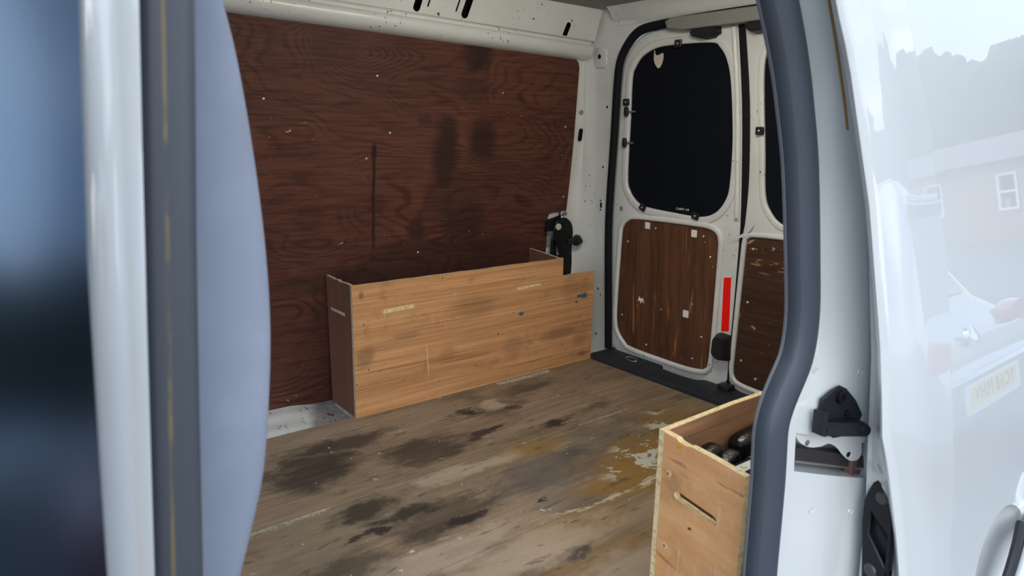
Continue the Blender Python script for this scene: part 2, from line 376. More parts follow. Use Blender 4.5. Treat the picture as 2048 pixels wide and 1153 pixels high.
def plate(name, outer, holes, M_, w0, w1, mats, parent=None, bev=0, edge=False, smooth=35, origin=None):
    """flat sheet with holes; outline in the frame M_, between depths w0 and w1; with edge=True the rim gets mats[1]"""
    cu = bpy.data.curves.new('tmp', 'CURVE'); cu.dimensions = '2D'; cu.fill_mode = 'BOTH'
    h = (w1-w0)/2; bev = min(bev, h*.98)
    cu.extrude = h-bev; cu.bevel_depth = bev; cu.bevel_resolution = 2 if bev > .003 else 0; cu.offset = -bev
    for loop in [outer]+list(holes):
        s = cu.splines.new('POLY'); s.points.add(len(loop)-1)
        for q, t in zip(s.points, loop): q.co = (t[0], t[1], 0, 1)
        s.use_cyclic_u = True
    tmp = bpy.data.objects.new('tmp', cu); COL.objects.link(tmp)
    dg = bpy.context.evaluated_depsgraph_get(); me = bpy.data.meshes.new_from_object(tmp.evaluated_get(dg))
    bpy.data.objects.remove(tmp); bpy.data.curves.remove(cu)
    me.name = name
    bm = bmesh.new(); bm.from_mesh(me); bmesh.ops.remove_doubles(bm, verts=bm.verts, dist=1e-6); bm.normal_update()
    flags = [abs(f.normal.z) < .6 for f in bm.faces]
    if edge:
        for f, e in zip(bm.faces, flags): f.material_index = 1 if e else 0
    bm.to_mesh(me); bm.free()
    me.transform(M_ @ Matrix.Translation((0, 0, (w0+w1)/2)))
    idx = [f.material_index for f in me.polygons]
    shade(me, smooth)
    o = from_mesh(name, me, mats, parent, origin)
    for f, i in zip(o.data.polygons, idx): f.material_index = i if edge else 0
    return o
def sweep_bm(path, prof, N, closed=False):
    """sweep a closed profile (s,n) along a path; N is the plane normal the profile's n axis follows"""
    bm = bmesh.new(); N = Vector(N).normalized(); P = [Vector(p) for p in path]; rings = []
    for i, q in enumerate(P):
        t = (P[(i+1) % len(P)] if (closed or i+1 < len(P)) else q)-(P[i-1] if (closed or i > 0) else q)
        t.normalize(); s = N.cross(t).normalized(); n2 = t.cross(s).normalized()
        rings.append([bm.verts.new(q+s*a+n2*b_) for a, b_ in prof])
    K = len(prof); R = len(rings)
    for i in range(R if closed else R-1):
        for j in range(K): bm.faces.new((rings[i][j], rings[i][(j+1) % K], rings[(i+1) % R][(j+1) % K], rings[(i+1) % R][j]))
    if not closed: bm.faces.new(rings[0]); bm.faces.new(rings[-1])
    return bm
def oval(a, b_, n=12): return [(a*math.cos(2*math.pi*i/n), b_*math.sin(2*math.pi*i/n)) for i in range(n)]
def loft_bm(rows):
    bm = bmesh.new(); V = [[bm.verts.new(p) for p in r] for r in rows]
    for i in range(len(V)-1):
        for j in range(len(V[0])-1): bm.faces.new((V[i][j], V[i][j+1], V[i+1][j+1], V[i+1][j]))
    return bm
def solid(o, t, off=1):
    md = o.modifiers.new('thickness', 'SOLIDIFY'); md.thickness = t; md.offset = off; return o
def box_bm(x0, x1, y0, y1, z0, z1, bev=0, seg=2, bm=None):
    bm2 = bmesh.new(); bmesh.ops.create_cube(bm2, size=1)
    for v in bm2.verts: v.co = Vector((x0+(v.co.x+.5)*(x1-x0), y0+(v.co.y+.5)*(y1-y0), z0+(v.co.z+.5)*(z1-z0)))
    if bev: bmesh.ops.bevel(bm2, geom=list(bm2.edges), offset=bev, segments=seg, affect='EDGES', profile=.6)
    if bm is None: return bm2
    me = bpy.data.meshes.new('t'); bm2.to_mesh(me); bm2.free(); bm.from_mesh(me); bpy.data.meshes.remove(me); return bm
def lathe_bm(prof, n=14):
    """profile (r,h) turned about local z"""
    bm = bmesh.new(); R = []
    for (r, h) in prof:
        if r < 1e-6: R.append([bm.verts.new((0, 0, h))])
        else: R.append([bm.verts.new((r*math.cos(2*math.pi*i/n), r*math.sin(2*math.pi*i/n), h)) for i in range(n)])
    for a, b_ in zip(R, R[1:]):
        for i in range(n):
            j = (i+1) % n
            if len(a) == 1: bm.faces.new((a[0], b_[i], b_[j]))
            elif len(b_) == 1: bm.faces.new((a[i], b_[0], a[j]))
            else: bm.faces.new((a[i], b_[i], b_[j], a[j]))
    return bm
def turned(name, prof, at, axis, mats, parent, n=14):
    bm = lathe_bm(prof, n); bmesh.ops.transform(bm, verts=bm.verts, matrix=Matrix.Translation(at) @ Vector(axis).to_track_quat('Z', 'Y').to_matrix().to_4x4())
    return bm_obj(name, bm, mats, parent, 40, origin=at)
bmx = lathe_bm([(0, .0022), (.0030, .0020), (.0048, .0010), (.0056, 0), (.0056, -.002), (0, -.002)], 10)
SCREW = bpy.data.meshes.new('screw'); bmx.to_mesh(SCREW); bmx.free(); SCREW.materials.append(m_metal); shade(SCREW, 40)
def screw(at, axis, parent, s=1, name='screw'):
    o = bpy.data.objects.new(name, SCREW); link(o, parent); o.location = Vector(at)-wloc(parent)
    o.rotation_euler = Vector(axis).to_track_quat('Z', 'Y').to_euler(); o.scale = (s, s, s); return o
def pt(M_, u, v, w_=0): return M_ @ Vector((u, v, w_))
def itp(lst, z):
    """piecewise-linear y(z) of a list of (value, z) sorted by falling z, extrapolated at both ends"""
    for (a, za), (b_, zb) in zip(lst, lst[1:]):
        if z >= zb: break
    return a+(b_-a)*(z-za)/(zb-za)

# ================================================================== FLOOR
YS = 1.421
floor = tag(bm_obj('floor', box_bm(-.25, 1.99, .45, 2.10, -.05, -.0165), m_in), 'white painted steel van floor under the plywood sheets', kind='structure')
# the pressed swage of the steel floor that shows past the far sheet
nx, ny = 30, 12; rows = []
for i in range(nx+1):
    r = []
    for j in range(ny+1):
        x = .35+.62*i/nx; y = 1.86+.225*j/ny
        e = (x-.70)-(y-1.88)*.42
        s = 1/(1+math.exp(e*55)); g = -.0148+.016*s+.0025*math.sin(y*60)*s
        r.append((x, y, g))
    rows.append(r)
bm = loft_bm(rows)
m_pan = paint('white_paint_floor', True, .1, .5); k, b = nt(m_pan); p = k.pos(); x_, y_, z_ = k.sep(p); nz = k.noise(p, 30, 5, .65)
e_ = k.math('ADD', k.math('SUBTRACT', k.math('SUBTRACT', x_, .725), k.math('MULTIPLY', k.math('SUBTRACT', y_, 1.88), .42)), k.math('MULTIPLY', k.math('SUBTRACT', nz, .5), .04))
c0 = b.inputs['Base Color'].links[0].from_socket
c = k.mix(k.math('MULTIPLY', k.rng(e_, -.01, .03), k.rng(nz, .2, .55, .55, .95)), c0, (.26, .245, .22))
sc_ = k.noise(k.vmul(p, (1, .25, 1)), 55, 2, .5, 1.0)
c = k.mix(k.rng(sc_, .66, .69), c, (.05, .05, .05)); k.put(b.inputs['Base Color'], c)
bm_obj('floor_pressing', bm, m_pan, floor, 60)
ply_e = [m_floor, m_edge2]
def jag(a, b_, n, amp):
    o = []
    for i in range(1, n):
        t = i/n; o.append((a[0]+(b_[0]-a[0])*t, a[1]+(b_[1]-a[1])*t+random.uniform(-amp, amp)))
    return o
near = [(.02, .47), (1.866, .47), (1.866, 1.0625), (.02, 1.0625)]
plate('plywood_sheet', near, [], FZ, -.0155, 0, ply_e, floor, .0006, True)
mid = [(.02, 1.0645), (1.866, 1.0645), (1.866, YS-.001), (1.622, YS-.001), (1.612, YS-.010)]+jag((1.612, YS-.012), (1.398, YS-.012), 9, .002)+[(1.398, YS-.012), (1.385, YS-.001), (.592, YS-.001), (.580, YS-.012)]+jag((.580, YS-.014), (.30, YS-.016), 10, .003)+[(.30, YS-.014), (.29, YS-.001), (.02, YS-.001)]
plate('plywood_sheet', mid, [], FZ, -.0155, 0, ply_e, floor, .0004, True)
far = [(.02, YS+.001), (1.866, YS+.001), (1.866, 2.035), (.875, 2.035), (.868, 1.872), (.70, 1.874), (.02, 1.882)]
hole3 = [(1.395, 1.834)]+[(1.395+.245*i/8, 1.8265+random.uniform(-.002, .002)) for i in range(1, 8)]+[(1.642, 1.834), (1.638, 1.8535), (1.400, 1.8535)]
plate('plywood_sheet', far, [hole3], FZ, -.0155, .0, ply_e, floor, .0004, True)

# ================================================================== FAR WALL (off side)
wall_r = plate('wall_right', [(-.25, -.05), (1.93, -.05), (1.93, 1.19), (-.25, 1.19)], [], FW, -.014, -.0085, m_in)
tag(wall_r, 'white steel far side of the load bay behind the lining', kind='structure')
SL = -.0225                                                # the roof rail falls towards the rear
prof = [(2.02, 1.150), (1.988, 1.152), (1.972, 1.155), (1.955, 1.162), (1.944, 1.173), (1.940, 1.186), (1.941, 1.197), (1.944, 1.203), (1.950, 1.206), (1.951, 1.214), (1.944, 1.220), (1.940, 1.222)]
rows = [[(x, y+(.004 if x > 1.86 else 0), z+SL*(x-1.0)) for (y, z) in prof] for x in [-.25+.1*i for i in range(22)]+[1.875, 1.90]]
bm_obj('cant_rail', loft_bm(rows), m_in, wall_r, 50)
# upper rail face with its real holes, and the dark cavity behind
FR = frame((0, 1.940, 1.2445), (1, 0, SL), (0, -.030, .103))
slots = [capsule((1.757, .21), (1.783, .62), .0115), capsule((1.325, .25), (1.336, .75), .0125), capsule((1.155, .22), (1.157, .45), .0125)]
def vcap(u, v0, v1, r):                                     # stadium drawn in u by metres and v by the face's own height
    o = []; kk = .1073
    for i in range(9): a = math.pi*i/8; o.append((u+r*math.cos(a)+.012*(v1-v0)*2, v1+r/kk*math.sin(a)))
    for i in range(9): a = math.pi+math.pi*i/8; o.append((u+r*math.cos(a), v0+r/kk*math.sin(a)))
    return o
slots = [vcap(1.755, .05, .33, .0115), vcap(1.322, .15, .60, .0135), vcap(1.147, .12, .3, .0125), vcap(1.185, .20, .36, .003), vcap(1.288, .20, .5, .003)]
for (u, v) in ((1.745, -.10), (1.772, .50), (1.312, -.02), (1.150, -.03), (1.60, .35)): slots.append(ell(u, v, .0035, .030, 8))
bm = None
FR0 = frame((0, 1.940, 1.222+.0225), (1, 0, SL), (0, -.030, .103))
plate('rail_face', [(-.25, -.03), (1.905, -.03), (1.905, 1.0), (-.25, 1.0)], slots, FR0, -.0015, 0, m_in, wall_r)
plate('rail_cavity', [(-.25, -.2), (1.90, -.2), (1.90, 1.0), (-.25, 1.0)], [], FR0, -.034, -.030, m_hole, wall_r)
# rear corner pillar
SE = [(1.745, 1.235), (1.785, 1.19), (1.823, 1.128), (1.837, 1.056), (1.851, .867), (1.876, .54), (1.875, .218), (1.873, .05), (1.873, -.05)]
ZL = [1.335, 1.30, 1.26, 1.23, 1.19, 1.15, 1.1, 1.0, .9, .8, .7, .6, .5, .4, .3, .2, .1, 0, -.04]
rows = []
for z in ZL:
    yw = 2.075-.08*z; xd = 2.0-.055*z; yc = 1.978-.030*z
    if z > 1.19: yw = yw-.5*(z-1.19)
    rows.append([(1.80, yw+.010, z), (1.895, yw+.009, z), (1.915, yw+.004, z), (1.93, yw-.006, z), (xd-.030, yc+.045, z), (xd-.018, yc+.018, z), (xd-.013, yc+.004, z), (xd-.0105, yc-.006, z), (xd-.010, yc-.05, z), (xd-.010, min(itp(SE, min(z, 1.12))+.02, yc-.055), z)])
pil = bm_obj('corner_pillar', loft_bm(rows), m_in, wall_r, 40)
for (u, v, ru, rv) in ((1.913, .86, .0085, .023),):
    plate('pillar_slot', capsule((u-.001, v-.016), (u+.001, v+.016), .0085), [], FW, -.004, .0012, m_hole, wall_r)
FDi = FD @ Matrix.Translation((0, 0, -.0105))
for (u, v, r) in ((1.925, .612, .0035), (1.925, .576, .0035), (1.893, .965, .004), (1.913, .742, .0035), (1.937, .255, .004), (1.946, .061, .004)):
    plate('pillar_hole', ell(u, v, r, r*1.2, 10), [], FDi, -.0012, .0015, m_hole, wall_r)
plate('pillar_hole', capsule((1.922, .588), (1.922, .600), .005), [], FDi, -.0012, .0015, m_hole, wall_r)
plate('stiffener_pad', capsule((1.9235, .580), (1.9235, .609), .016), [], FDi, -.0008, .001, m_in, wall_r, .0006)
for (u, v) in ((1.937, .255), (1.946, .061)): plate('stiffener_pad', ell(u, v, .014, .018, 14), [], FDi, -.0008, .001, m_in, wall_r, .0006)
FDp = FD @ Matrix.Translation((0, 0, -.012))
plate('hinge_pad', [(1.905, 1.105), (1.945, 1.105), (1.958, 1.12), (1.958, 1.16), (1.943, 1.178), (1.905, 1.178), (1.892, 1.165), (1.892, 1.118)], [], FDp, -.006, .004, m_in, wall_r, .004)
plate('pillar_hole', ell(1.927, 1.146, .0075, .0085, 14), [], FDp, -.0072, .0, m_hole, wall_r)
for (u, v, L_) in ((1.886, .935, .0), ):
    pass
plate('grey_scuff_tape', [(1.893, .945), (1.905, .955), (1.918, .948), (1.910, .935)], [], FW, .0, .0012, m_gtrim, wall_r)

# ================================================================== REAR FRAME, HEADER, ROOF
seal_pts = [(1.873, .02), (1.875, .218), (1.876, .54), (1.851, .867), (1.837, 1.056), (1.823, 1.128), (1.788, 1.180), (1.747, 1.213), (1.690, 1.226), (1.55, 1.232), (1.30, 1.235), (1.0, 1.232), (.86, 1.22), (.78, 1.17), (.735, 1.05), (.71, .7), (.70, .3), (.70, .02)]
sm_seal = cr(seal_pts, 6, False)
aper = [(.70, -.03), (1.873, -.03)]+sm_seal
rear = plate('wall_rear', [(.45, -.05), (1.955, -.05), (1.955, 1.34), (.45, 1.34)], [aper], FD, -.009, -.004, m_in)
tag(rear, 'white steel frame around the rear door opening', kind='structure')
rows = []
for i in range(15):
    y = .5+(1.86-.5)*i/14; e = 0 if i < 13 else .012*(i-12)
    rows.append([(1.70, y, 1.340), (1.80, y, 1.326), (1.865, y, 1.312), (1.893, y, 1.293), (1.905, y, 1.270), (1.912+e, y, 1.252), (1.922, y, 1.243)])
bm_obj('rear_header', loft_bm(rows), m_in, rear, 50)
plate('header_hole', ell(1.818, 1.318, .010, .016, 14), [], FD @ Matrix.Translation((0, 0, -.020)), -.002, .004, m_hole, rear)
# grey cover along the header
def prism(name, poly, M_, w0, w1, mats, parent, bev=.004): return plate(name, poly, [], M_, w0, w1, mats, parent, bev)
FDt = frame((1.96, 0, 0), (0, 1, 0), (-.055, 0, 1))
prism('header_cover', [(1.602, 1.232), (1.576, 1.241), (1.324, 1.240), (.80, 1.236), (.80, 1.200), (1.325, 1.198), (1.528, 1.198), (1.592, 1.208)], FDt, -.006, .05, m_gtrim, rear, .006)
lining = plate('ceiling', [(-.25, .47), (1.84, .47), (1.875, .6), (1.875, 1.80), (1.862, 1.900), (1.84, 1.915), (-.25, 1.945)], [], frame((0, 0, 1.3165), (1, 0, -.006), (0, 1, 0)), 0, .012, m_lin)
tag(lining, 'grey roof lining of the load bay', kind='structure')

shell = [(-.25, -.4), (2.06, -.4), (2.06, 1.0), (1.98, 1.40), (-.25, 1.42)]
plate('outer_skin', shell, [], frame((0, 2.165, 0), (1, 0, 0), (0, -.09, 1)), -.004, 0, m_out, wall_r)
plate('roof_skin', [(-.25, .43), (1.98, .43), (1.98, 2.06), (-.25, 2.06)], [], frame((0, 0, 1.375), (1, 0, 0), (0, 1, 0)), 0, .004, m_out, lining)
plate('rear_outer_frame', [(.42, -.3), (2.14, -.3), (2.08, 1.39), (.46, 1.39)], [grow(aper, -.004)], FD, .008, .012, m_out, rear)

def prof_d(a, h): return [(-a, 0), (-a, h*.45), (-a*.75, h*.8), (-a*.3, h), (a*.3, h), (a*.75, h*.8), (a, h*.45), (a, 0)]
path = [pt(FD, u, v, -.010) for (u, v) in sm_seal]
s = bm_obj('door_seal', sweep_bm(path, prof_d(.0150, .017), (-1, 0, -.055)), m_seal2, None, 50)
tag(s, 'black rubber seal around the rear door opening', 'seal')

# ================================================================== ADDED FILL LAMP, out of view on the roof lining, to brighten the load bay
lamp = empty('added_fill_lamp', (1.20, 1.02, 1.315), 'added fill lamp on the roof lining, out of view', 'lamp')
bm_obj('fill_lamp_body', sweep_bm([(.92, 1.02, 1.3165), (1.48, 1.02, 1.3165)], [(-.045, 0), (.045, 0), (.041, -.008), (-.041, -.008)], (0, 0, 1)), m_white, lamp, 30)
m_lens = mat('fill_lamp_lens', (.9, .9, .88), .4); kb_ = m_lens.node_tree.nodes['Principled BSDF']; kb_.inputs['Emission Color'].default_value = (1, .94, .82, 1); kb_.inputs['Emission Strength'].default_value = LAMP
bm_obj('fill_lamp_lens', sweep_bm([(.94, 1.02, 1.3085), (1.46, 1.02, 1.3085)], [(.036*math.cos(math.pi*i/10), -.036*math.sin(math.pi*i/10)) for i in range(11)], (0, 0, 1)), m_lens, lamp, 60)

# ================================================================== REAR DOORS
WIN = [(1.775, 1.063), (1.781, .928), (1.791, .716), (1.777, .659), (1.735, .619), (1.683, .607), (1.57, .600), (1.459, .597), (1.396, .618), (1.358, .665), (1.346, .723), (1.345, .865), (1.361, 1.026), (1.380, 1.098), (1.408, 1.138), (1.441, 1.154), (1.583, 1.159), (1.666, 1.155), (1.726, 1.133), (1.758, 1.102)]
PLY = [(1.810, .492), (1.802, .524), (1.780, .545), (1.745, .556), (1.628, .560), (1.458, .561), (1.410, .557), (1.386, .546), (1.377, .522), (1.377, .464), (1.386, .222), (1.395, .090), (1.405, .066), (1.430, .054), (1.519, .047), (1.745, .052), (1.790, .068), (1.822, .102), (1.832, .140), (1.832, .20), (1.820, .374)]
win = cr(WIN, 5); ply = cr(PLY, 5)
d1 = empty('door_1', (2.0, 1.58, 0), 'left-hand rear door with black boarded window and plain brown plywood panel', kind='structure')
out1 = cr([(1.862, .03), (1.8635, .218), (1.8635, .54), (1.839, .867), (1.825, 1.056), (1.811, 1.120), (1.778, 1.168), (1.738, 1.198), (1.68, 1.213)], 4, False)+[(1.45, 1.221), (1.352, 1.222)]+cr([(1.349, 1.199), (1.322, .977), (1.307, .746), (1.301, .603), (1.301, .537), (1.307, .333), (1.315, .155), (1.318, .045)], 3, False)+[(1.332, .012), (1.40, -.006), (1.75, .004), (1.83, .010)]
plate('door_skin', grow(out1, .022), [], FD, .0235, .030, m_in, d1)
plate('door_frame', out1, [grow(win, .004), grow(ply, .003)], FD, -.006, .024, m_in, d1, .007)
# raised rims pressed round window and board
plate('window_rim', grow(win, .026), [grow(win, .001)], FD, -.0105, .004, m_in, d1, .005)
plate('board_rim', grow(ply, .020), [grow(ply, .0005)], FD, -.016, .004, m_in, d1, .0070)
plate('edge_rib', cr([(1.3515, 1.20), (1.3245, .977), (1.3095, .746), (1.304, .6)], 3, False)[::-1]+cr([(1.369, 1.20), (1.342, .977), (1.327, .746), (1.321, .6)], 3, False), [], FD, -.014, .012, m_in, d1, .007)
plate('window_board', grow(win, .002), [], FD, .002, .007, m_wpan, d1)
plate('plywood_board', grow(ply, -.001), [], FD, -.009, -.002, [m_dply, m_edge2], d1, .0006, True)
IN = (-1, 0, -.055)
for (u, v) in ((1.648, .534), (1.438, .531), (1.781, .468), (1.407, .464), (1.806, .172), (1.429, .173), (1.68, .08), (1.464, .083)):
    screw(pt(FD, u, v, -.0095), IN, d1, 1.0)
for (u, v, s_) in ((1.684, .541, .011), (1.475, .537, .0115), (1.498, .244, .012)):
    plate('foam_pad', rrect(u-s_, v-s_*1.1, u+s_, v+s_*1.1, .0015, 2), [], FD, -.0115, -.009, m_white, d1, .0005)
plate('torn_pad', [(1.700, .262), (1.712, .258), (1.718, .264), (1.724, .246), (1.714, .250), (1.710, .238), (1.704, .250), (1.694, .242)], [], FD, -.0105, -.009, m_white, d1)
for (u, v, a) in ((1.794, .979, 0), (1.707, .605, .5), (1.47, .598, .3), (1.566, 1.162, 0)):
    R_ = [(u+x*math.cos(a)-y*math.sin(a), v+x*math.sin(a)+y*math.cos(a)) for (x, y) in rrect(-.014, -.011, .014, .013, .003, 2)]
    cl_ = plate('window_clip', R_, [], FD, -.019, -.010, m_blk, d1, .002)
    screw(pt(FD, u, v+.001, -.0195), IN, cl_, .8)
for (u, v) in ((1.788, .947), (1.795, .837)):
    kb = plate('knob', capsule((u, v-.009), (u, v+.009), .0085), [], FD, -.026, -.014, m_blk, d1, .004)
    bm_obj('pin', sweep_bm([pt(FD, u, v, -.016), pt(FD, u-.036, v-.001, -.010)], oval(.0035, .0035, 8), (0, 0, 1)), m_metal, kb, 50)
plate('torn_hole', cr([(1.680, 1.152), (1.676, 1.138), (1.668, 1.133), (1.660, 1.134), (1.654, 1.136), (1.642, 1.138), (1.641, 1.118), (1.650, 1.098), (1.661, 1.090), (1.673, 1.100), (1.682, 1.120)], 3), [], FD, .0008, .0022, m_torn, d1)
plate('red_strip', [(1.3485, .403), (1.3215, .408), (1.3195, .222), (1.3485, .215)], [], FD, -.0085, -.006, m_red, d1)  # plain red block for a masked-out patch, no fitted reflector
plate('frame_hole', ell(1.819, .590, .0085, .0105, 14), [], FD, -.0072, -.004, m_gtrim, d1)
def wedge(name, poly, top, w0, w1, mats, parent, bev=.004):
    """block whose inner face (w0) is a smaller polygon than its foot (w1)"""
    bm = bmesh.new(); A = [bm.verts.new(pt(FD, u, v, w1)) for u, v in poly]; B = [bm.verts.new(pt(FD, u, v, w0)) for u, v in top]
    n = len(A); bm.faces.new(A); bm.faces.new(B)
    for i in range(n): bm.faces.new((A[i], A[(i+1) % n], B[(i+1) % n], B[i]))
    bmesh.ops.recalc_face_normals(bm, faces=bm.faces)
    bmesh.ops.bevel(bm, geom=list(bm.edges), offset=bev, segments=2, affect='EDGES')
    return bm_obj(name, bm, mats, parent, 40)
wedge('latch_cover', [(1.376, .128), (1.370, .200), (1.350, .212), (1.300, .210), (1.296, .118), (1.340, .110)], [(1.362, .138), (1.358, .192), (1.345, .200), (1.312, .198), (1.310, .128), (1.338, .122)], -.045, -.004, m_blk, d1)
wedge('top_latch', [(1.515, 1.198), (1.405, 1.208), (1.402, 1.176), (1.415, 1.176), (1.415, 1.166), (1.455, 1.164), (1.512, 1.178)], [(1.500, 1.196), (1.415, 1.202), (1.412, 1.182), (1.420, 1.180), (1.420, 1.172), (1.455, 1.170), (1.500, 1.182)], -.042, -.004, m_blk, d1, .003)
# printed lettering at the foot of the window board
def text(name, body, size, M_, mats, parent, ext=.0002, sx=1):
    cu = bpy.data.curves.new('t', 'FONT'); cu.body = body; cu.size = size; cu.extrude = ext; cu.align_x = 'CENTER'; cu.align_y = 'CENTER'; cu.space_character = 1.15
    ob = bpy.data.objects.new('t', cu); COL.objects.link(ob); dg = bpy.context.evaluated_depsgraph_get()
    me = bpy.data.meshes.new_from_object(ob.evaluated_get(dg)); bpy.data.objects.remove(ob); bpy.data.curves.remove(cu)
    me.transform(M_ @ Matrix.Diagonal((sx, 1, 1, 1))); return from_mesh(name, me, mats, parent)
FDtxt = frame(pt(FD, 1.538, .6135, .0012), (0, -1, 0), (-.055, 0, 1))
text('printed_lettering', 'CARRY 4.0', .0105, FDtxt, m_white, d1, .0003)

d2 = empty('door_2', (2.0, 1.0, 0), 'right-hand rear door with chipped dark plywood panel, half hidden by the side opening', kind='structure')
L2 = cr([(1.325, 1.222), (1.322, 1.19), (1.293, .976), (1.280, .748), (1.284, .604), (1.291, .538), (1.300, .335), (1.309, .156), (1.312, .060), (1.304, .035), (1.284, .020), (1.24, .012)], 4, False)
out2 = L2+[(.80, .004), (.735, .02), (.715, .06)]+[(.712, .3), (.722, .7), (.748, 1.05), (.80, 1.17), (.88, 1.212), (1.0, 1.222)]
win2 = cr([(1.236, 1.123), (1.2465, 1.079), (1.243, .995), (1.227, .822), (1.218, .704), (1.20, .648), (1.15, .604), (1.05, .597), (.90, .600), (.83, .63), (.80, .70), (.79, .86), (.81, 1.05), (.85, 1.13), (.92, 1.155), (1.05, 1.158), (1.17, 1.157), (1.215, 1.145)], 5)
ply2 = cr([(1.269, .532), (1.262, .545), (1.245, .552), (1.144, .556), (.90, .556), (.84, .545), (.815, .51), (.80, .3), (.79, .13), (.80, .075), (.85, .053), (1.05, .046), (1.197, .048), (1.262, .054), (1.284, .066), (1.291, .090), (1.289, .15), (1.274, .448)], 5)
plate('door_skin', grow(out2, .022), [], FD, .031, .037, m_in, d2)
plate('door_frame', out2, [grow(win2, .004), grow(ply2, .003)], FD, -.006, .024, m_in, d2, .007)
plate('window_rim', grow(win2, .020), [grow(win2, .001)], FD, -.0095, .004, m_in, d2, .0045)
plate('board_rim', grow(ply2, .017), [grow(ply2, .0005)], FD, -.016, .004, m_in, d2, .0070)
plate('window_board', grow(win2, .002), [], FD, .002, .007, m_wpan, d2)
plate('plywood_board', grow(ply2, -.001), [], FD, -.009, -.002, [m_dply2, m_edge2], d2, .0006, True)
for (u, v) in ((1.254, .336), (1.265, .131), (1.208, .081), (1.246, .515)): screw(pt(FD, u, v, -.0095), IN, d2, 1.0)
cl_ = plate('window_clip', rrect(1.231, .872, 1.257, .896, .003, 2), [], FD, -.019, -.010, m_blk, d2, .002); screw(pt(FD, 1.245, .884, -.0195), IN, cl_, .8)
wedge('top_latch', [(1.312, 1.200), (1.22, 1.208), (1.215, 1.168), (1.275, 1.165), (1.308, 1.178)], [(1.300, 1.196), (1.23, 1.202), (1.225, 1.175), (1.275, 1.172), (1.296, 1.182)], -.042, -.004, m_blk, d2, .003)
gp = [pt(FD, u, v, .004) for (u, v) in cr([(1.337, 1.222), (1.3075, .977), (1.2935, .748), (1.292, .604), (1.2955, .53), (1.3025, .33), (1.311, .155), (1.316, .05), (1.318, 0)], 5, False)]
s = bm_obj('centre_seal', sweep_bm(gp, prof_d(.0165, .006), (-1, 0, -.055)), m_seal2, d1, 50)

# ================================================================== REAR SILL
FS = frame((0, 0, .018), (1, 0, 0), (0, 1, 0))
rec = cr([(1.958, 1.575), (1.965, 1.45), (1.985, 1.415), (2.012, 1.41), (2.016, 1.50), (2.012, 1.59), (1.98, 1.595)], 4)
sill = plate('trim_1', [(1.868, .55), (2.03, .55), (2.03, 1.868), (1.868, 1.868)], [rec], FS, -.034, 0, m_sill, None, .004)
tag(sill, 'black ribbed plastic sill between wooden floor and rear doors', kind='structure')
plate('sill_recess', grow(rec, .006), [], FS, -.030, -.024, m_blk, sill)
for y in [1.05+.085*i for i in range(9)]:
    if 1.38 < y < 1.62: continue
    plate('rib', rrect(1.885, y, 1.99, y+.006, .002, 2), [], FS, -.001, .0012, m_sill, sill, .0008)
ring = [(1.945+.010*math.cos(a), 1.712+.028*math.sin(a), .0215+.003*math.cos(a)) for a in [2*math.pi*i/20 for i in range(20)]]
bm_obj('lashing_ring', sweep_bm(ring, oval(.0022, .0022, 8), (0, 0, 1), True), m_metal, sill, 60)
wedge_bm = box_bm(1.955, 2.01, 1.285, 1.330, .018, .036, .004); bm_obj('latch_stop', wedge_bm, m_blk, sill, 40)

# ================================================================== LINING PANEL
PAN = [(-.20, -.016), (.689, -.016), (.885, -.0225), (1.775, -.05), (1.780, .30), (1.782, .416), (1.7785, .545), (1.783, .558), (1.797, .5635), (1.868, .5635), (1.873, .570), (1.878, .70), (1.880, .841), (1.876, 1.104), (1.870, 1.124), (1.855, 1.1345), (1.725, 1.144), (1.42, 1.152), (1.114, 1.158), (.623, 1.167), (-.20, 1.180)]
lin = plate('plywood_lining_panel', PAN, [], FW, -.0065, 0, [m_line, m_edge2], None, .0005, True)
tag(lin, 'large dark red-brown plywood panel lining the far wall', 'panel')
for (u, v) in ((1.039, 1.028), (1.004, .779), (1.830, .889), (1.851, .622), (.690, .947), (1.085, .858), (1.855, .30), (1.20, .46)): screw(pt(FW, u, v, 0), (0, -1, -.08), lin, .8)

# ================================================================== FAR STORAGE BOX
BX0, BX1, BY, BH, BN = .866, 1.868, 1.856, .417, .352
FB = frame((0, BY, 0), (1, 0, 0), (0, 0, 1))               # u=x, v=z, w towards the camera side (-y)
bxr = empty('storage_box', (1.37, 1.94, 0), 'long orange plywood storage box with stepped rear end along the far wall', 'box')
tops = [(BX1-.1608, BH+.0015)]+[(1.707-(.84)*i/24, BH+random.uniform(-.0012, .0014)) for i in range(1, 24)]+[(BX0, BH)]
plate('front_panel', [(BX0, .0), (BX1, .0), (BX1, BN-.001), (1.745, BN), (1.7075, BN-.003)]+tops, [], FB, -.012, 0, [m_box, m_edge2], bxr, .0007, True)
FE = frame((BX0, 0, 0), (0, 1, 0), (0, 0, 1))
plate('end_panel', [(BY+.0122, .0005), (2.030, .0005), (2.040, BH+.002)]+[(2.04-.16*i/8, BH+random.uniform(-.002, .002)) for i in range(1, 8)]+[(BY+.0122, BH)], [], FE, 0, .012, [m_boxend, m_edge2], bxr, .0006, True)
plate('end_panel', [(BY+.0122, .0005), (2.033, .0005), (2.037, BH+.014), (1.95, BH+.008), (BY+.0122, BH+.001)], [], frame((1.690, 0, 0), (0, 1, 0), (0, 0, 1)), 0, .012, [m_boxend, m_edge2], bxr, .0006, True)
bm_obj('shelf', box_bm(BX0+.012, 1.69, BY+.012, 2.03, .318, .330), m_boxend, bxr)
def tenon(u0, u1, v0, v1, h, Fm, w0, w1, par, name='tenon'):
    plate(name, [(u0, v0), (u1, v1), (u1, v1+h), (u0, v0+h)], [], Fm, w0, w1, m_edge, par, .0004)
tenon(.968, 1.076, .318, .3215, .0125, FB, -.002, .0012, bxr); tenon(1.490, 1.598, .3245, .3275, .010, FB, -.002, .0012, bxr)
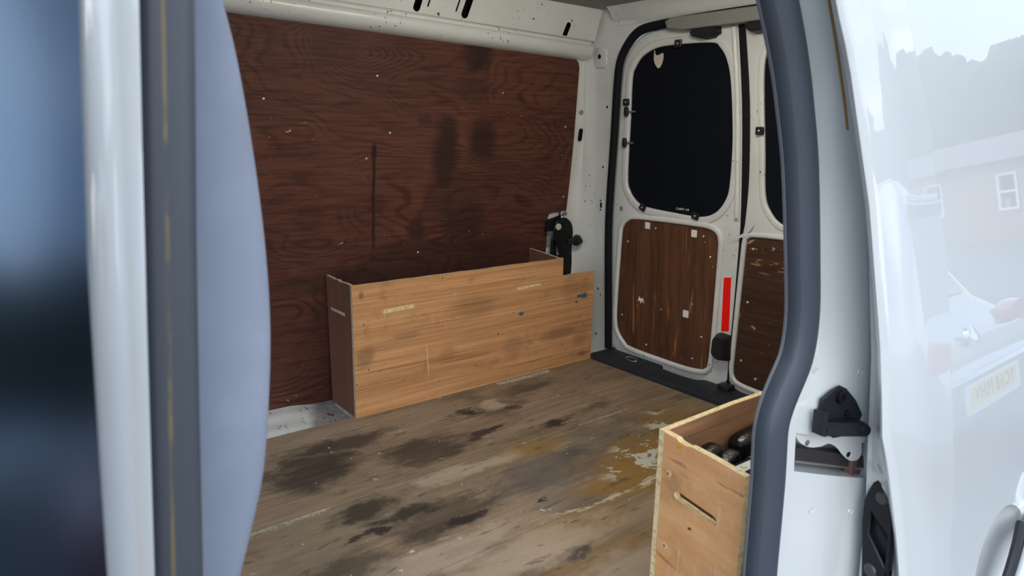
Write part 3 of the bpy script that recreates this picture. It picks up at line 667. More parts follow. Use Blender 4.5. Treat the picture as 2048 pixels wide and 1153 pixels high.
plate('tenon', [(1.910, .3135), (2.008, .3135), (2.012, .322), (1.910, .3235)], [], FE, -.0008, .002, m_edge2, bxr)
for (u, v, a) in ((.966, .3235, 1), (.972, .3125, .7), (1.232, .346, 1.1)):
    plate('knot', ell(u, v, .004*a, .0055*a, 8), [], FB, -.001, .0007, m_edge2, bxr)

# ================================================================== JACK ON THE FAR PILLAR
jack = empty('screw_jack', (1.80, 1.97, .33), 'black folded screw jack clamped in the recess behind the orange box', 'jack')
FJ = FW @ Matrix.Translation((0, 0, .030))
FJs = FJ @ Matrix.Translation((.020, -.004, 0))
plate('mount_plate', [(1.733, .500), (1.733, .545), (1.77, .552), (1.80, .560), (1.80, .52), (1.775, .50)], [], FJs, -.012, -.004, m_blkm, jack, .001)
plate('arm', cr([(1.758, .505), (1.768, .535), (1.790, .548), (1.806, .530), (1.822, .49), (1.838, .42), (1.846, .34), (1.846, .28), (1.815, .28), (1.808, .36), (1.79, .43), (1.766, .47)], 4), [], FJs, .004, .012, m_blkm, jack, .002)
plate('arm', cr([(1.800, .545), (1.828, .548), (1.858, .525), (1.870, .490), (1.872, .42), (1.880, .35), (1.874, .28), (1.84, .28), (1.825, .38), (1.812, .46), (1.800, .50)], 4), [], FJs, -.014, .002, m_blkm, jack, .002)
plate('arm', [(1.765, .47), (1.785, .46), (1.792, .41), (1.808, .35), (1.80, .30), (1.768, .30)], [], FJs, -.010, .000, m_blkm, jack, .002)
turned('pivot', [(0, .006), (.012, .006), (.013, .004), (.013, 0)], pt(FJ, 1.798, .515, .011), (0, -1, -.08), mat('bare_steel', (.75, .73, .66), .45, .3), jack, 16)
turned('knob', [(0, .030), (.011, .030), (.013, .026), (.0135, .018), (.020, .016), (.0225, .010), (.0225, .002), (.018, 0), (0, 0)], pt(FJ, 1.913, .450, -.004), (0, -1, -.08), m_blk, jack, 18)
bm_obj('screw_rod', sweep_bm([pt(FJ, 1.86, .449, .000), pt(FJ, 1.913, .450, .004)], oval(.012, .012, 10), (0, 0, 1)), m_blk, jack, 60)
bm_obj('bolt', sweep_bm([pt(FJ, 1.820, .548, .004), pt(FJ, 1.823, .574, .004)], oval(.007, .007, 10), (0, 1, 0)), m_metal, jack, 60)
plate('washer', rrect(1.786, .561, 1.818, .576, .003, 3), [], FJs, -.004, .014, m_metal, jack, .002)
plate('warning_label', [(1.872, .400), (1.898, .404), (1.908, .29), (1.880, .29)], [], FJs, -.016, -.012, m_white, jack)
plate('label_edge', [(1.866, .400), (1.876, .400), (1.886, .29), (1.874, .29)], [], FJs, -.015, -.010, m_yel, jack)
screw(pt(FJ, 1.808, .405, .012), (0, -1, -.08), jack, 1, 'rivet')
plate('jack_recess', capsule((1.862, .505), (1.862, .530), .011), [], FW, -.004, .008, m_gtrim, wall_r, .002)
plate('jack_recess', rrect(1.783, .43, 1.815, .475, .006), [], FW, -.004, .002, m_gtrim, wall_r, .001)

# ================================================================== NEAR STORAGE BOX
nb = empty('storage_box', (1.25, .56, 0), 'near plywood storage box with a slotted end panel beside the side door seal', 'box')
A_ = Vector((.813, .637, 0)); T_ = Vector((-.16237, -.98673, 0))
FN = frame(A_, T_, (0, 0, 1))                              # u along the end panel from its inner corner, v=z, w forwards (-x)
if FN.to_3x3().col[2].x > 0: pass
def slot_loop(): return capsule((.034, .3265), (.110, .3245), .0068)
plate('end_panel', [(-.004, .001), (.1605, .001), (.1605, BH), (.09, BH+.001), (.054, BH-.0005), (.047, BH-.0035), (.030, BH-.003), (.024, BH), (-.004, BH)], [slot_loop()], FN, -.012, 0, [m_nbox, m_edge], nb, .0007, True)
FNS = FN.to_3x3().col[2]
plate('side_panel', [(.8145, .001), (1.852, .001), (1.852, BH-.002), (1.40, BH+.001), (1.15, BH-.002), (1.0, BH+.002), (.8145, BH)], [], frame((0, .652, 0), (1, 0, 0), (0, 0, 1)), 0, .012, [m_nlong, m_edge], nb, .0008, True)
bm_obj('shelf', box_bm(.900, 1.84, .492, .640, .205, .217), [m_edge], nb)
wn = (-.98673, .16237, 0)
for (u, v) in ((.0125, .3535), (.0150, .2296)):
    turned('screw_hole', [(0, -.0006), (.0042, .0010), (.0055, .0008), (.0055, -.002)], pt(FN, u, v, 0), wn, m_edge, nb, 10)
    turned('screw', [(0, .0016), (.0026, .0014), (.0028, -.001)], pt(FN, u, v, 0), wn, m_metal, nb, 8)
plate('chip', [(.026, .402), (.036, .404), (.040, .4105), (.030, .411)], [], FN, -.001, .0006, mat('orange_chip', (.80, .36, .02), .6), nb)
plate('knot', ell(.066, .287, .004, .0022, 8, .3), [], FN, -.001, .0005, mat('knot_brown', (.16, .03, .02), .6), nb)
# light bar lying in the box
bar = empty('led_light_bar', (.98, .585, .30), 'narrow light bar with a row of yellow diodes lying in the near box', 'light bar')
bd = Vector((1, -.02, 0)).normalized(); bo = Vector((.880, .567, .352))
FL = frame(bo, bd, Vector((0, 0, 1)).cross(bd))
plate('board', [(0, -.0095), (.42, -.0095), (.42, .0095), (0, .0095)], [], FL, 0, .002, m_alu, bar)
bm_obj('housing', sweep_bm([pt(FL, -.004, 0, -.012), pt(FL, .425, 0, -.012)], [(-.016, -.012), (.016, -.012), (.016, .013), (.012, .016), (.0105, .0125), (-.0105, .0125), (-.012, .016), (-.016, .013)], (0, 0, 1)), m_blkm, bar)
for i in range(16):
    u = .018+.0258*i
    plate('diode', rrect(u-.0045, -.0035, u+.0045, .0045, .001, 1), [], FL, .0019, .0034, m_led, bar)
# black rubber-coated clamps standing in the box
def lump(name, label, c0, c1, wid, hgt, grp):
    """a thick rounded rubber jaw from c0 to c1"""
    bm = bmesh.new(); bmesh.ops.create_cube(bm, size=1)
    bmesh.ops.bevel(bm, geom=list(bm.edges), offset=.26, segments=4, affect='EDGES', profile=.6)
    a, b_ = Vector(c0), Vector(c1); t = (b_-a); Ln = t.length; t.normalize(); sd_ = Vector((0, 0, 1)).cross(t).normalized(); u_ = t.cross(sd_)
    for v in bm.verts:
        x, y, z = v.co; nn = mnoise.noise(Vector((x*2, y*2, z*2))+a*9)*.08
        v.co = (a+b_)/2+t*(x*(Ln+wid*.6))+sd_*(y*wid*(1+nn-.25*x))+u_*(z*hgt*(1+nn))
    return tag(bm_obj(name, bm, m_lump, None, 60), label, 'tool')
lump('rubber_jaw', 'black rubber block nearest the end panel in the near box', (.865, .620, .345), (.925, .622, .352), .030, .045, None)
lump('rubber_jaw', 'small black rubber block between the light bar and larger blocks', (.925, .606, .335), (.960, .610, .340), .026, .036, None)
lump('rubber_jaw', 'black rubber block half hidden behind the side door seal', (.985, .620, .345), (1.13, .622, .350), .032, .048, None)
lump('rubber_jaw', 'low black rubber block lying beside the light bar', (.985, .594, .325), (1.12, .596, .325), .024, .04, None)

# ================================================================== NEAR BODY SIDE
SR = [(.794, 1.027), (.822, .972), (.842, .914), (.858, .853), (.870, .789), (.879, .722), (.886, .66), (.888, .618), (.875, .571), (.865, .552), (.838, .523), (.823, .491), (.822, .42), (.812, .273)]
SLf = [(.740, 1.020), (.766, .968), (.784, .912), (.802, .853), (.812, .791), (.820, .727), (.828, .66), (.829, .628), (.817, .582), (.804, .568), (.778, .540), (.764, .506), (.765, .437), (.755, .296)]
BE = [(.831, 1.025), (.856, .971), (.887, .903), (.924, .803), (.946, .723), (.975, .580), (.981, .506), (.983, .460), (.993, .349), (.985, .229)]
ys = lambda z: .43+.06*z
yb = lambda z: .38+.06*z
wall_l = empty('wall_left', (1.2, .45, 0), 'white body side around the open side door', kind='structure')
# grid: u from the seal (0) to the outer body edge (1); rows slanted so that two of them bound the roller recess
SLANT = .045
Zr = [1.30, 1.2, 1.12, 1.06, 1.0, .95, .9, .85, .8, .75, .70, .66, .63, .60, .575, .55, .53, .51, .495, .4835, .46, .4285, .41, .38, .34, .30, .25, .2, .1, 0, -.15, -.3]
Ur = [-.25, -.06, 0, .06, .17, .3, .45, .6, .75, .88, .97, 1.0]
def jamb(u, zr):
    z = zr-SLANT*max(0, min(u, 1))
    x0, x1 = itp(SR, z), itp(BE, z)
    if z > 1.03: x0 = itp(SR[:2], 1.03)-.55*(z-1.03)-.5*(z-1.03)**2; x1 = itp(BE[:2], 1.03)-.5*(z-1.03)
    if z < .25: x0 = .81; x1 = .987
    x = x0+(x1-x0)*u; y = ys(z)+(yb(z)-ys(z))*max(u, 0)
    y += -.004*math.sin(math.pi*max(0, min(1, u))) - (.006*math.exp(-((z-.30)/.05)**2-((u-.45)/.28)**2))
    if u < 0: y = ys(z)+.02*(-u)*2
    if u > .99: y += .0015
    return Vector((x, y, z))
bm = bmesh.new(); V = {}
for i, zr in enumerate(Zr):
    for j, u in enumerate(Ur): V[i, j] = bm.verts.new(jamb(u, zr))
i0, i1, j0 = Zr.index(.4835), Zr.index(.4285), Ur.index(.17)
for i in range(len(Zr)-1):
    for j in range(len(Ur)-1):
        if i0 <= i < i1 and j >= j0: continue
        bm.faces.new((V[i, j], V[i, j+1], V[i+1, j+1], V[i+1, j]))
# rolled outer edge and quarter panel skin
prev = None
for i, zr in enumerate(Zr):
    e = jamb(1, zr); q = [V[i, len(Ur)-1], bm.verts.new(e+Vector((.006, -.001, 0))), bm.verts.new(e+Vector((.012, .004, 0))), bm.verts.new((2.14, yb(e.z)+.004, e.z))]
    if prev and not (i0 <= i-1 < i1):
        for a in range(3): bm.faces.new((prev[a], prev[a+1], q[a+1], q[a]))
    prev = q
jm = bm_obj('door_jamb', bm, m_out, wall_l, 40)
# roller recess behind the jamb
bm = bmesh.new(); rim = [jamb(u, .4835) for u in Ur[j0:]]+[jamb(u, .4285) for u in reversed(Ur[j0:])]
dv = Vector((.012, .045, 0)); fr_ = [bm.verts.new(p) for p in rim]; bk = [bm.verts.new(p+dv) for p in rim]
for i in range(len(rim)-1): bm.faces.new((fr_[i], fr_[i+1], bk[i+1], bk[i]))
bm.faces.new((fr_[-1], fr_[0], bk[0], bk[-1])); bm.faces.new(bk)
bm_obj('roller_recess', bm, m_out, wall_l, 30)
Jo = jamb(.17, .4835); Jd = (jamb(1, .4835)-Jo); Jd.z = 0
FJB = frame(Jo, Jd.normalized(), Vector((0, .06, 1)))       # u along the jamb from the recess's inner end, v up, w towards -y
sl_ = -SLANT*.83/Jd.length
def sl(p): return (p[0], p[1]+sl_*p[0])
plate('roller_bracket', [sl(p) for p in [(.001, -.001), (.128, -.001), (.129, -.014)]+cr([(.129, -.018), (.122, -.028), (.108, -.031), (.094, -.025), (.080, -.014), (.065, -.010), (.050, -.016), (.030, -.019), (.012, -.014), (.003, -.004)], 4, False)], [ell(*sl((.026, -.013)), .0045, .0042, 12), ell(*sl((.104, -.022)), .0045, .0042, 12)], FJB, -.006, -.004, m_out, wall_l, .0006)
FJB2 = FJB
bm_obj('roller_track', sweep_bm([pt(FJB, .012, -.037, -.022), pt(FJB, .19, -.037+sl_*.178, -.022)], [(-.009, -.012), (.009, -.012), (.009, .010), (-.009, .010)], (0, -1, 0)), mat('track_black', (.035, .03, .032), .35), wall_l, 30)
bm_obj('track_lip', sweep_bm([pt(FJB, .012, -.047, -.012), pt(FJB, .19, -.047+sl_*.178, -.012)], oval(.0022, .0022, 8), (0, -1, 0)), m_metal, wall_l, 60)
bm_obj('track_end', box_bm(.962, 1.04, .418, .430, .385, .441, .002), mat('brown_primer', (.16, .085, .065), .6), wall_l)
# latch striker on the jamb
Sm = (Jd.normalized(), Vector((0, .06, 1)))
FT = frame(jamb(.45, .50)+Vector((0, -.0005, 0)), *Sm)
def q2(x, y, z):                                            # jamb-plane point (given in world) to striker frame
    v = FT.inverted() @ Vector((x, y, z)); return (v.x, v.y)
st = empty('latch_striker', tuple(FT.translation), None, None, parent=None)
bpy.data.objects.remove(st)
base = [q2(*p) for p in ((.900, .437, .532), (.914, .433, .537), (.926, .431, .531), (.944, .424, .512), (.957, .419, .490), (.950, .420, .474), (.930, .425, .462), (.908, .431, .462), (.890, .437, .476), (.880, .440, .500), (.884, .442, .522))]
stp = plate('latch_striker', base, [], FT, .000, .006, m_blk, wall_l, .002)
c1 = q2(.914, .433, .521); c2 = q2(.927, .428, .496); c3 = q2(.936, .425, .480)
TN = FT.to_3x3().col[2].normalized()
turned('bolt', [(0, .002), (.004, .002), (.0045, .005), (.0085, .006), (.009, .004), (.009, 0)], pt(FT, *c1, .006), TN, m_blkm, stp, 16)
turned('bolt', [(0, .004), (.0045, .004), (.005, 0)], pt(FT, *c2, .006), TN, m_blkm, stp, 12)
arm = [q2(*p) for p in ((.872, .446, .502), (.876, .445, .496), (.942, .422, .489))]
a0 = q2(.880, .442, .486); a1 = q2(.940, .423, .476)
o_ = plate('striker_arm', capsule(a0, a1, .0095), [], FT, .020, .026, m_blk, stp, .002)
plate('striker_arm_wall', [(a0[0]-.008, a0[1]+.006), (a1[0], a1[1]+.008), (a1[0], a1[1]+.0115), (a0[0]-.008, a0[1]+.0095)], [], FT, .006, .026, m_blk, stp, .001)
plate('striker_hook', [(a0[0]-.012, a0[1]-.008), (a0[0]-.004, a0[1]-.010), (a0[0]-.003, a0[1]+.024), (a0[0]-.011, a0[1]+.024)], [], FT, .004, .026, m_blk, stp, .002)
turned('pin_head', [(0, .003), (.0075, .003), (.009, 0)], pt(FT, *a1, .026), TN, m_blkm, stp, 16)
for (u, zr) in ((.20, .565), (.80, .585), (.83, .515), (.10, .53), (.35, .375), (.78, .375)):
    P_ = jamb(u, zr); turned('spot_weld', [(0, .0003), (.003, .0006), (.0042, .0012), (.0052, .0)], P_+Vector((0, -.0002, 0)), TN, m_out, wall_l, 14)
# inside of the near wall, roof edge and rust seam
bm_obj('inner_panel', loft_bm([[(.86, .482, z), (1.4, .482, z), (1.98, .482, z)] for z in (-.04, .4, .8, 1.33)]), m_in, wall_l)
bm_obj('roof_edge', box_bm(-.25, 2.14, .44, .50, 1.305, 1.36, .01), m_out, wall_l, 40)
bm_obj('side_step', box_bm(-.25, .95, .40, .47, -.30, -.004, .012), m_out, wall_l, 40)
rp = [jamb(.70, z)+Vector((0, -.0012, 0)) for z in (1.14, 1.10, 1.06, 1.02, .98, .94, .91)]
bm_obj('rust_seam', sweep_bm(rp, oval(.0018, .0014, 6), (0, -1, 0)), m_rust, wall_l, 60)

# the big seal of the side opening
def zx(lst, z):
    if z > 1.02: return itp(lst[:2], 1.02)-.5*(z-1.02)-.9*(z-1.02)**2
    if z < .29: return itp(lst, .29)-.02*(.29-z)
    return itp(lst, z)
rear_pts = [((zx(SLf, z)+zx(SR, z))/2, ys(z)-.006, z) for z in [-.01, .1, .2, .29, .35, .42, .46, .495, .52, .545, .56, .58, .61, .65, .70, .75, .8, .85, .9, .95, 1.0, 1.05, 1.1, 1.16]]
top_pts = [(.62, ys(1.22)-.006, 1.225), (.5, ys(1.24)-.006, 1.245), (.35, ys(1.25)-.006, 1.25), (.22, ys(1.24)-.006, 1.235), (.15, ys(1.18)-.006, 1.18)]
FX = [(.1120, .944), (.1040, .855), (.0960, .761), (.0820, .572)]
front_pts = [(itp(FX, z), ys(z)-.006, z) for z in (1.10, 1.0, .9, .8, .7, .6, .5, .4, .3, .15, 0)]
sp_ = cr(rear_pts, 3, False)+cr(top_pts, 5, False)
PR = [(-.028, .0), (-.0265, .006), (-.021, .013), (-.012, .0185), (0, .0205), (.010, .0190), (.018, .015), (.023, .0105), (.0265, .012), (.0285, .008), (.028, 0), (.026, -.006), (-.026, -.006)]
s = bm_obj('side_door_seal', sweep_bm(sp_, [(a, b_) for a, b_ in PR], (0, -1, .06)), m_rubber, None, 60)
bm_obj('seal_lip_highlight', sweep_bm(sp_, [(.0195, -.013), (.0240, -.0115), (.0265, -.006), (.0225, -.005)], (0, -1, .06)), m_lip, s, 60)  # thin lip, paler than the seal to carry its edge highlight
tag(s, 'thick black rubber seal curving down the rear edge of the side opening', 'seal')

# ================================================================== SLIDING DOOR (open, outboard of the body)
d3 = empty('door_3', (1.2, .32, -.3), 'white sliding side door standing open against the body side', kind='structure')
E1 = [(.778, 1.012), (.807, .954), (.859, .786), (.889, .617), (.896, .546), (.8985, .490), (.915, .447), (.946, .328), (.953, .285)]
E2 = [(.819, 1.019), (.846, .973), (.909, .783), (.937, .668), (.943, .608), (.954, .475), (1.009, .285)]
E3 = [(.910, 1.030), (.952, .964), (.999, .872), (1.013, .814), (1.058, .703), (1.082, .544), (1.097, .409), (1.0985, .35), (1.090, .284), (1.078, .237)]
yk = lambda z: .285+.12*z
def ex(lst, z):
    if z > 1.0: return itp(lst[:2], 1.0)-.40*(z-1.0)-.4*(z-1.0)**2
    if z < .29: return itp(lst, .29)+.05*(.29-z)
    return itp(lst, z)
Zd = [1.24, 1.18, 1.12, 1.06, 1.0]+[.97-.03*i for i in range(22)]+[.28, .22, .15, .05, -.1, -.25, -.38]
rows = []
for z in Zd:
    x1, x2, x3 = ex(E1, z), ex(E2, z), ex(E3, z); be = jamb(1, z+SLANT); y0 = yk(z)
    yi = max(be.y-.012, y0+.026); xi = be.x*yi/be.y-.003
    x2 = max(x2, x1+.03); x3 = max(x3, x2+.02)
    rows.append([(xi+.10, yi+.004, z), (xi+.012, yi+.002, z), (xi, yi, z), (xi+.001, yi-.006, z), (x1+.014, y0+.026, z), (x1+.006, y0+.020, z), (x1+.001, y0+.0165, z), (x1, y0+.0135, z), (x1+.004, y0+.0105, z), (x1+(x2-x1)*.35, y0+.0085, z), (x2-.004, y0+.0062, z), (x2+.004, y0+.0045, z), (x2+(x3-x2)*.5, y0+.0018, z), (x3-.006, y0+.0003, z), (x3, y0, z)])
bm = loft_bm(rows)
bm_obj('leading_edge', bm, m_out, d3, 38)
edge3 = [(ex(E3, z) if True else 0, z) for z in Zd]
edge3 = [(max(ex(E3, z), max(ex(E2, z), ex(E1, z)+.03)+.02), z) for z in Zd]
bowl = ell(1.306, .164, .118, .099, 40, .15)
plate('outer_skin', edge3+[(1.90, -.38), (1.86, 1.24)], [bowl], FK, -.004, 0, m_out, d3)
# handle bowl and grip
rows = []
for i in range(9):
    t = i/8; r = math.cos(t*math.pi/2); dpt = -.034*math.sin(t*math.pi/2)
    L_ = [pt(FK, 1.306+(u-1.306)*max(r, .001), .164+(v-.164)*max(r, .001), dpt) for (u, v) in bowl]; rows.append(L_+[L_[0]])
bm_obj('handle_bowl', loft_bm(rows), m_out, d3, 70)
hp = cr([pt(FK, 1.426, 0.226, .004), pt(FK, 1.396, 0.207, .020), pt(FK, 1.362, 0.183, .026), pt(FK, 1.317, 0.145, .027), pt(FK, 1.272, 0.102, .022), pt(FK, 1.238, 0.068, .006), pt(FK, 1.227, 0.057, -.004)], 6, False)
hd = bm_obj('door_handle', sweep_bm(hp, [(-.019, .0), (-.017, .005), (0, .0075), (.017, .005), (.019, 0), (.017, -.005), (0, -.006), (-.017, -.005)], (0, -1, .12)), m_out, d3, 60)
bm_obj('handle_pad', sweep_bm(cr([pt(FK, 1.381, 0.209, .008), pt(FK, 1.345, 0.183, .013), pt(FK, 1.302, 0.145, .014), pt(FK, 1.264, 0.108, .010)], 5, False), oval(.021, .009, 12), (0, -1, .12)), m_blk, hd, 60)
bm_obj('handle_pivot', sweep_bm(cr([pt(FK, 1.401, 0.226, -.006), pt(FK, 1.426, 0.239, .006), pt(FK, 1.469, 0.265, .010)], 4, False), oval(.020, .010, 12), (0, -1, .12)), m_out, hd, 60)
# black guide block on the leading edge
def lead(t, z):
    """point on the leading face: t from the inner edge (0) to the skin's lip (1)"""
    x1 = ex(E1, z); be = jamb(1, z+SLANT); y0 = yk(z); yi = max(be.y-.012, y0+.026); xi = be.x*yi/be.y-.003
    return Vector((xi, yi-.004, z)).lerp(Vector((x1+.012, y0+.022, z)), t)
g0, g1 = lead(0, .345), lead(1, .345)
FG = frame(lead(0, .345), (g1-g0).normalized(), (lead(0, .39)-lead(0, .30)).normalized()); Lg = (g1-g0).length
def gq(px, pz): return (px*Lg, pz*1.08)
gb = [gq(t, v) for t, v in ((.06, -.085), (-.08, -.008), (-.05, .020), (.08, .036), (.26, .050), (.42, .056), (.70, .056), (1.02, .040), (1.04, -.02), (.95, -.11), (.5, -.15))]
gd = plate('guide_block', gb, [[gq(.26, .010), gq(1.0, -.012), gq(1.0, -.058), gq(.24, -.022)]], FG, -.002, .010, m_blkm, d3, .002)
plate('guide_pocket', [gq(.24, .014), gq(1.0, -.010), gq(1.0, -.062), gq(.22, -.024)], [], FG, -.004, .001, m_blk, gd)
for (t, v) in ((.66, .036), (.40, -.070)):
    turned('guide_screw', [(0, .002), (.004, .0035), (.008, .003), (.010, 0)], pt(FG, *gq(t, v), .010), FG.to_3x3().col[2], mat('dark_steel', (.06, .06, .06), .5), gd, 16)

# ================================================================== SEAT, BULKHEAD, FRONT PILLAR, FRONT DOOR
SP = [(-.42, 1.20), (.05, 1.20), (.140, 1.10), (.171, .961), (.180, .909), (.187, .841), (.191, .773), (.191, .709), (.186, .644), (.177, .577), (.163, .525), (.152, .489), (.125, .40), (.09, .30), (.05, .22), (-.42, .22)]
FQ = frame((0, .56, 0), (1, 0, 0), (0, 0, 1))
seat = plate('seat_back', cr(SP[1:15], 5, False)+[(-.42, .22), (-.42, 1.20)], [], FQ, -.44, 0, m_seat, None, .012)
tag(seat, 'grey fabric seat back with curved edge beside the front door pillar', 'seat')
pil = empty('trim_2', (.07, .43, .2), 'white door pillar between front window and side opening', kind='structure')
PA = [(.059, .932), (.048, .804), (.036, .619)]; PBm = [(.0745, .934), (.0655, .803), (.0515, .612)]; PC = [(.0885, .936), (.0775, .802), (.063, .608)]
rows = []
for z in [1.25, 1.15, 1.05, .95, .85, .75, .65, .55, .45, .35, .25, .1]:
    a, b_, c_ = itp(PA, z), itp(PBm, z), itp(PC, z); y = yb(z)
    rows.append([(a-.004, y+.03, z), (a-.002, y+.004, z), (a, y+.001, z), (a+.003, y, z), (b_-.004, y+.0005, z), (b_, y+.002, z), (b_+.004, y+.006, z), (c_-.003, y+.0115, z), (c_+.001, y+.013, z), (c_+.002, y+.03, z)])
bm_obj('pillar_skin', loft_bm(rows), m_out, pil, 45)
PF = [(-.021, .0), (-.0185, .006), (-.013, .008), (-.002, .009), (.004, .0075), (.010, .009), (.016, .0075), (.019, .002), (.019, -.004), (-.021, -.004)]
fs = bm_obj('side_door_seal', sweep_bm([(q[0]+.0005, q[1]+.004, q[2]) for q in front_pts], [(a*.80, b_*.8) for a, b_ in PF], (0, -1, .06)), m_rubf, None, 50)
tag(fs, 'grey stained rubber seal running down beside the white front pillar', 'seal')
bm_obj('pillar_gap', loft_bm([[(itp(PC, z)-.002, ys(z)+.010, z), (itp(FX, z)+.013, ys(z)+.010, z)] for z in (1.25, .9, .6, .3, .1)]), m_hole, pil)
d4 = empty('door_4', (-.3, .40, .2), 'front passenger door with its dark window closed beside the pillar', kind='structure')
yg = lambda z: .405+.21*(z-.85)
FGl = frame((0, .405-.21*.85, 0), (1, 0, 0), (0, .21, 1))
plate('window_glass', [(-.60, .28)]+[(itp(PA, z)*yg(z)/yb(z), z) for z in (.28, .40, .5, .6, .7, .8, .9, .98, 1.06, 1.14)]+[(-.30, 1.2), (-.6, .9)], [], FGl, -.004, 0, m_glass, d4)
bm_obj('door_card', box_bm(-.65, .035, .36, .46, -.30, .30, .01), m_out, d4, 40)

# ================================================================== OUTSIDE: ground, parked vehicles, building, trees (seen mirrored in paint and glass)
gnd = plate('ground', [(-45, -60), (60, -60), (60, 45), (-45, 45)], [], FZ, -.60, -.55, m_tarmac); tag(gnd, 'grey tarmac of the car park', kind='structure')
m_carw = mat('car_paint_silver', (.50, .51, .53), .22, .75, coat=1); m_carr = mat('car_paint_red', (.45, .015, .02), .3, coat=1)
m_lampr = mat('lamp_red', (.45, .01, .012), .15, coat=1); m_chrome = mat('chrome', (.8, .8, .8), .12, 1); m_tyre = mat('tyre', (.015, .015, .016), .8)
m_plate = mat('plate_yellow', (.92, .66, .10), .5); m_plt = mat('plate_black', (.01, .01, .01), .5)
def car(label, cx, ry, paint_, plate_text=None, van=False, wscale=1):
    """a car with its tail towards +y at ry; length runs to -y"""
    c = empty('parked_van' if van else 'parked_car', (cx, ry-2, -.55), label, 'van' if van else 'car')
    g = -.55
    # stations: distance behind the tail, half width, lower z, shoulder z, roof z, roof half width
    if van: st_ = [(0, .86, .35, 1.0, 1.86, .74), (.08, .92, .25, 1.0, 1.92, .78), (2.6, .93, .25, 1.0, 1.93, .78), (3.1, .93, .25, 1.05, 1.80, .72), (3.8, .92, .25, 1.02, 1.08, .70), (4.4, .84, .28, .85, .90, .60), (4.5, .70, .35, .7, .75, .5)]
    else: st_ = [(0, .74, .40, .52, .525, .66), (.03, .82, .32, .545, .55, .70), (.055, .83, .28, .635, .655, .68), (.10, .84, .26, .675, .695, .68), (.27, .86, .25, .76, .80, .66), (.62, .87, .24, .88, 1.36, .54), (1.0, .88, .24, .90, 1.45, .56), (2.0, .88, .24, .90, 1.46, .56), (2.5, .88, .24, .90, 1.36, .54), (3.1, .87, .24, .90, .96, .60), (3.8, .85, .26, .76, .80, .60), (4.1, .72, .34, .6, .62, .5)]
    rows = []
    for (d, hw, zb, zs, zr, rw) in st_:
        hw *= wscale; rw *= wscale
        half = [(hw*.9, zb), (hw, zb+.08), (hw, (zb+zs)/2), (hw*.985, zs), (rw+(hw-rw)*.12, zr-.04*(zr-zs)), (rw*.9, zr), (0, zr+.012)]
        rows.append([(cx+x, ry-d, g+z) for x, z in half]+[(cx-x, ry-d, g+z) for x, z in reversed(half[:-1])])
    bm = loft_bm(rows)
    for r in (0, len(rows)-1):
        bm.verts.ensure_lookup_table(); n = len(rows[0]); bm.faces.new([bm.verts[r*n+i] for i in range(n)])
    bmesh.ops.remove_doubles(bm, verts=bm.verts, dist=1e-5)
    bm_obj('body', bm, paint_, c, 28)
    FCr = frame((cx, ry, g), (-1, 0, 0), (0, 0, 1))          # tail face: u to the car's own right as read from behind, w towards the reader (+y)
    if van: plate('rear_window', rrect(-.66, 1.15, .66, 1.70, .06), [], FCr, .0, .012, m_carglass, c, .003)
    else:
        a, b_ = Vector((cx, ry-.290, g+.835)), Vector((cx, ry-.615, g+1.345))
        plate('rear_window', [(-.60, 0), (.60, 0), (.50, 1), (-.50, 1)], [], frame(a, (-1, 0, 0), b_-a), .0, .014, m_carglass, c, .003)
        plate('spoiler', rrect(-.52, -.02, .52, .02, .01), [], frame((cx, ry-.60, g+1.385), (-1, 0, 0), (0, 0, 1)), 0, .09, paint_, c, .008)
    for s_ in (-1, 1):
        if van: plate('tail_lamp', rrect(s_*.80-.05, .85, s_*.80+.05, 1.35, .02), [], FCr, -.03, .015, m_lampr, c, .004)
        else: plate('tail_lamp', cr([(s_*.49, .68), (s_*.56, .735), (s_*.80, .77), (s_*.83, .70), (s_*.80, .63), (s_*.58, .63)][::s_], 4), [], FCr @ Matrix.Translation((0, 0, -.11)), -.03, .05, m_lampr, c, .006)
        for d in (.75, 3.3):
            turned('wheel', [(0, -.09), (.20, -.09), (.27, -.10), (.31, -.08), (.31, .08), (.27, .10), (.20, .09), (0, .07)], (cx+s_*.76*wscale, ry-d, g+.31), (s_, 0, 0), m_tyre, c, 24)
    if not van:
        plate('bumper', rrect(-.80, .30, .80, .525, .06), [], FCr, -.02, .022, paint_, c, .02)
        turned('emblem', [(0, .030), (.042, .030), (.050, .024), (.052, 0)], (cx-.035, ry-.050, g+.680), (0, 1, .45), m_chrome, c, 24)
        plate('boot_lip', rrect(-.60, .500, .60, .522, .008), [], FCr, .0, .026, paint_, c, .006)
        pl = plate('number_plate', rrect(-.30, .385, .30, .482, .008), [], FCr, .022, .028, m_plate, c, .001)
        if plate_text:
            for word, off in zip(plate_text.split(), (.138, -.142)):
                text('plate_lettering', word, .100, frame((cx+off, ry+.0285, g+.433), (-1, 0, 0), (0, 0, 1)), m_plt, pl, .0005, 1.03)
        plate('plate_surround', rrect(-.36, .350, .36, .492, .02), [], FCr, .018, .0245, m_white, c, .002)
    return c
car('silver hatchback parked tail-on, mirrored in the open sliding door', 3.88, -.57, m_carw, 'YC68 MHV')
car('red hatchback parked opposite, mirrored in the front window', 1.22, -4.6, m_carr)

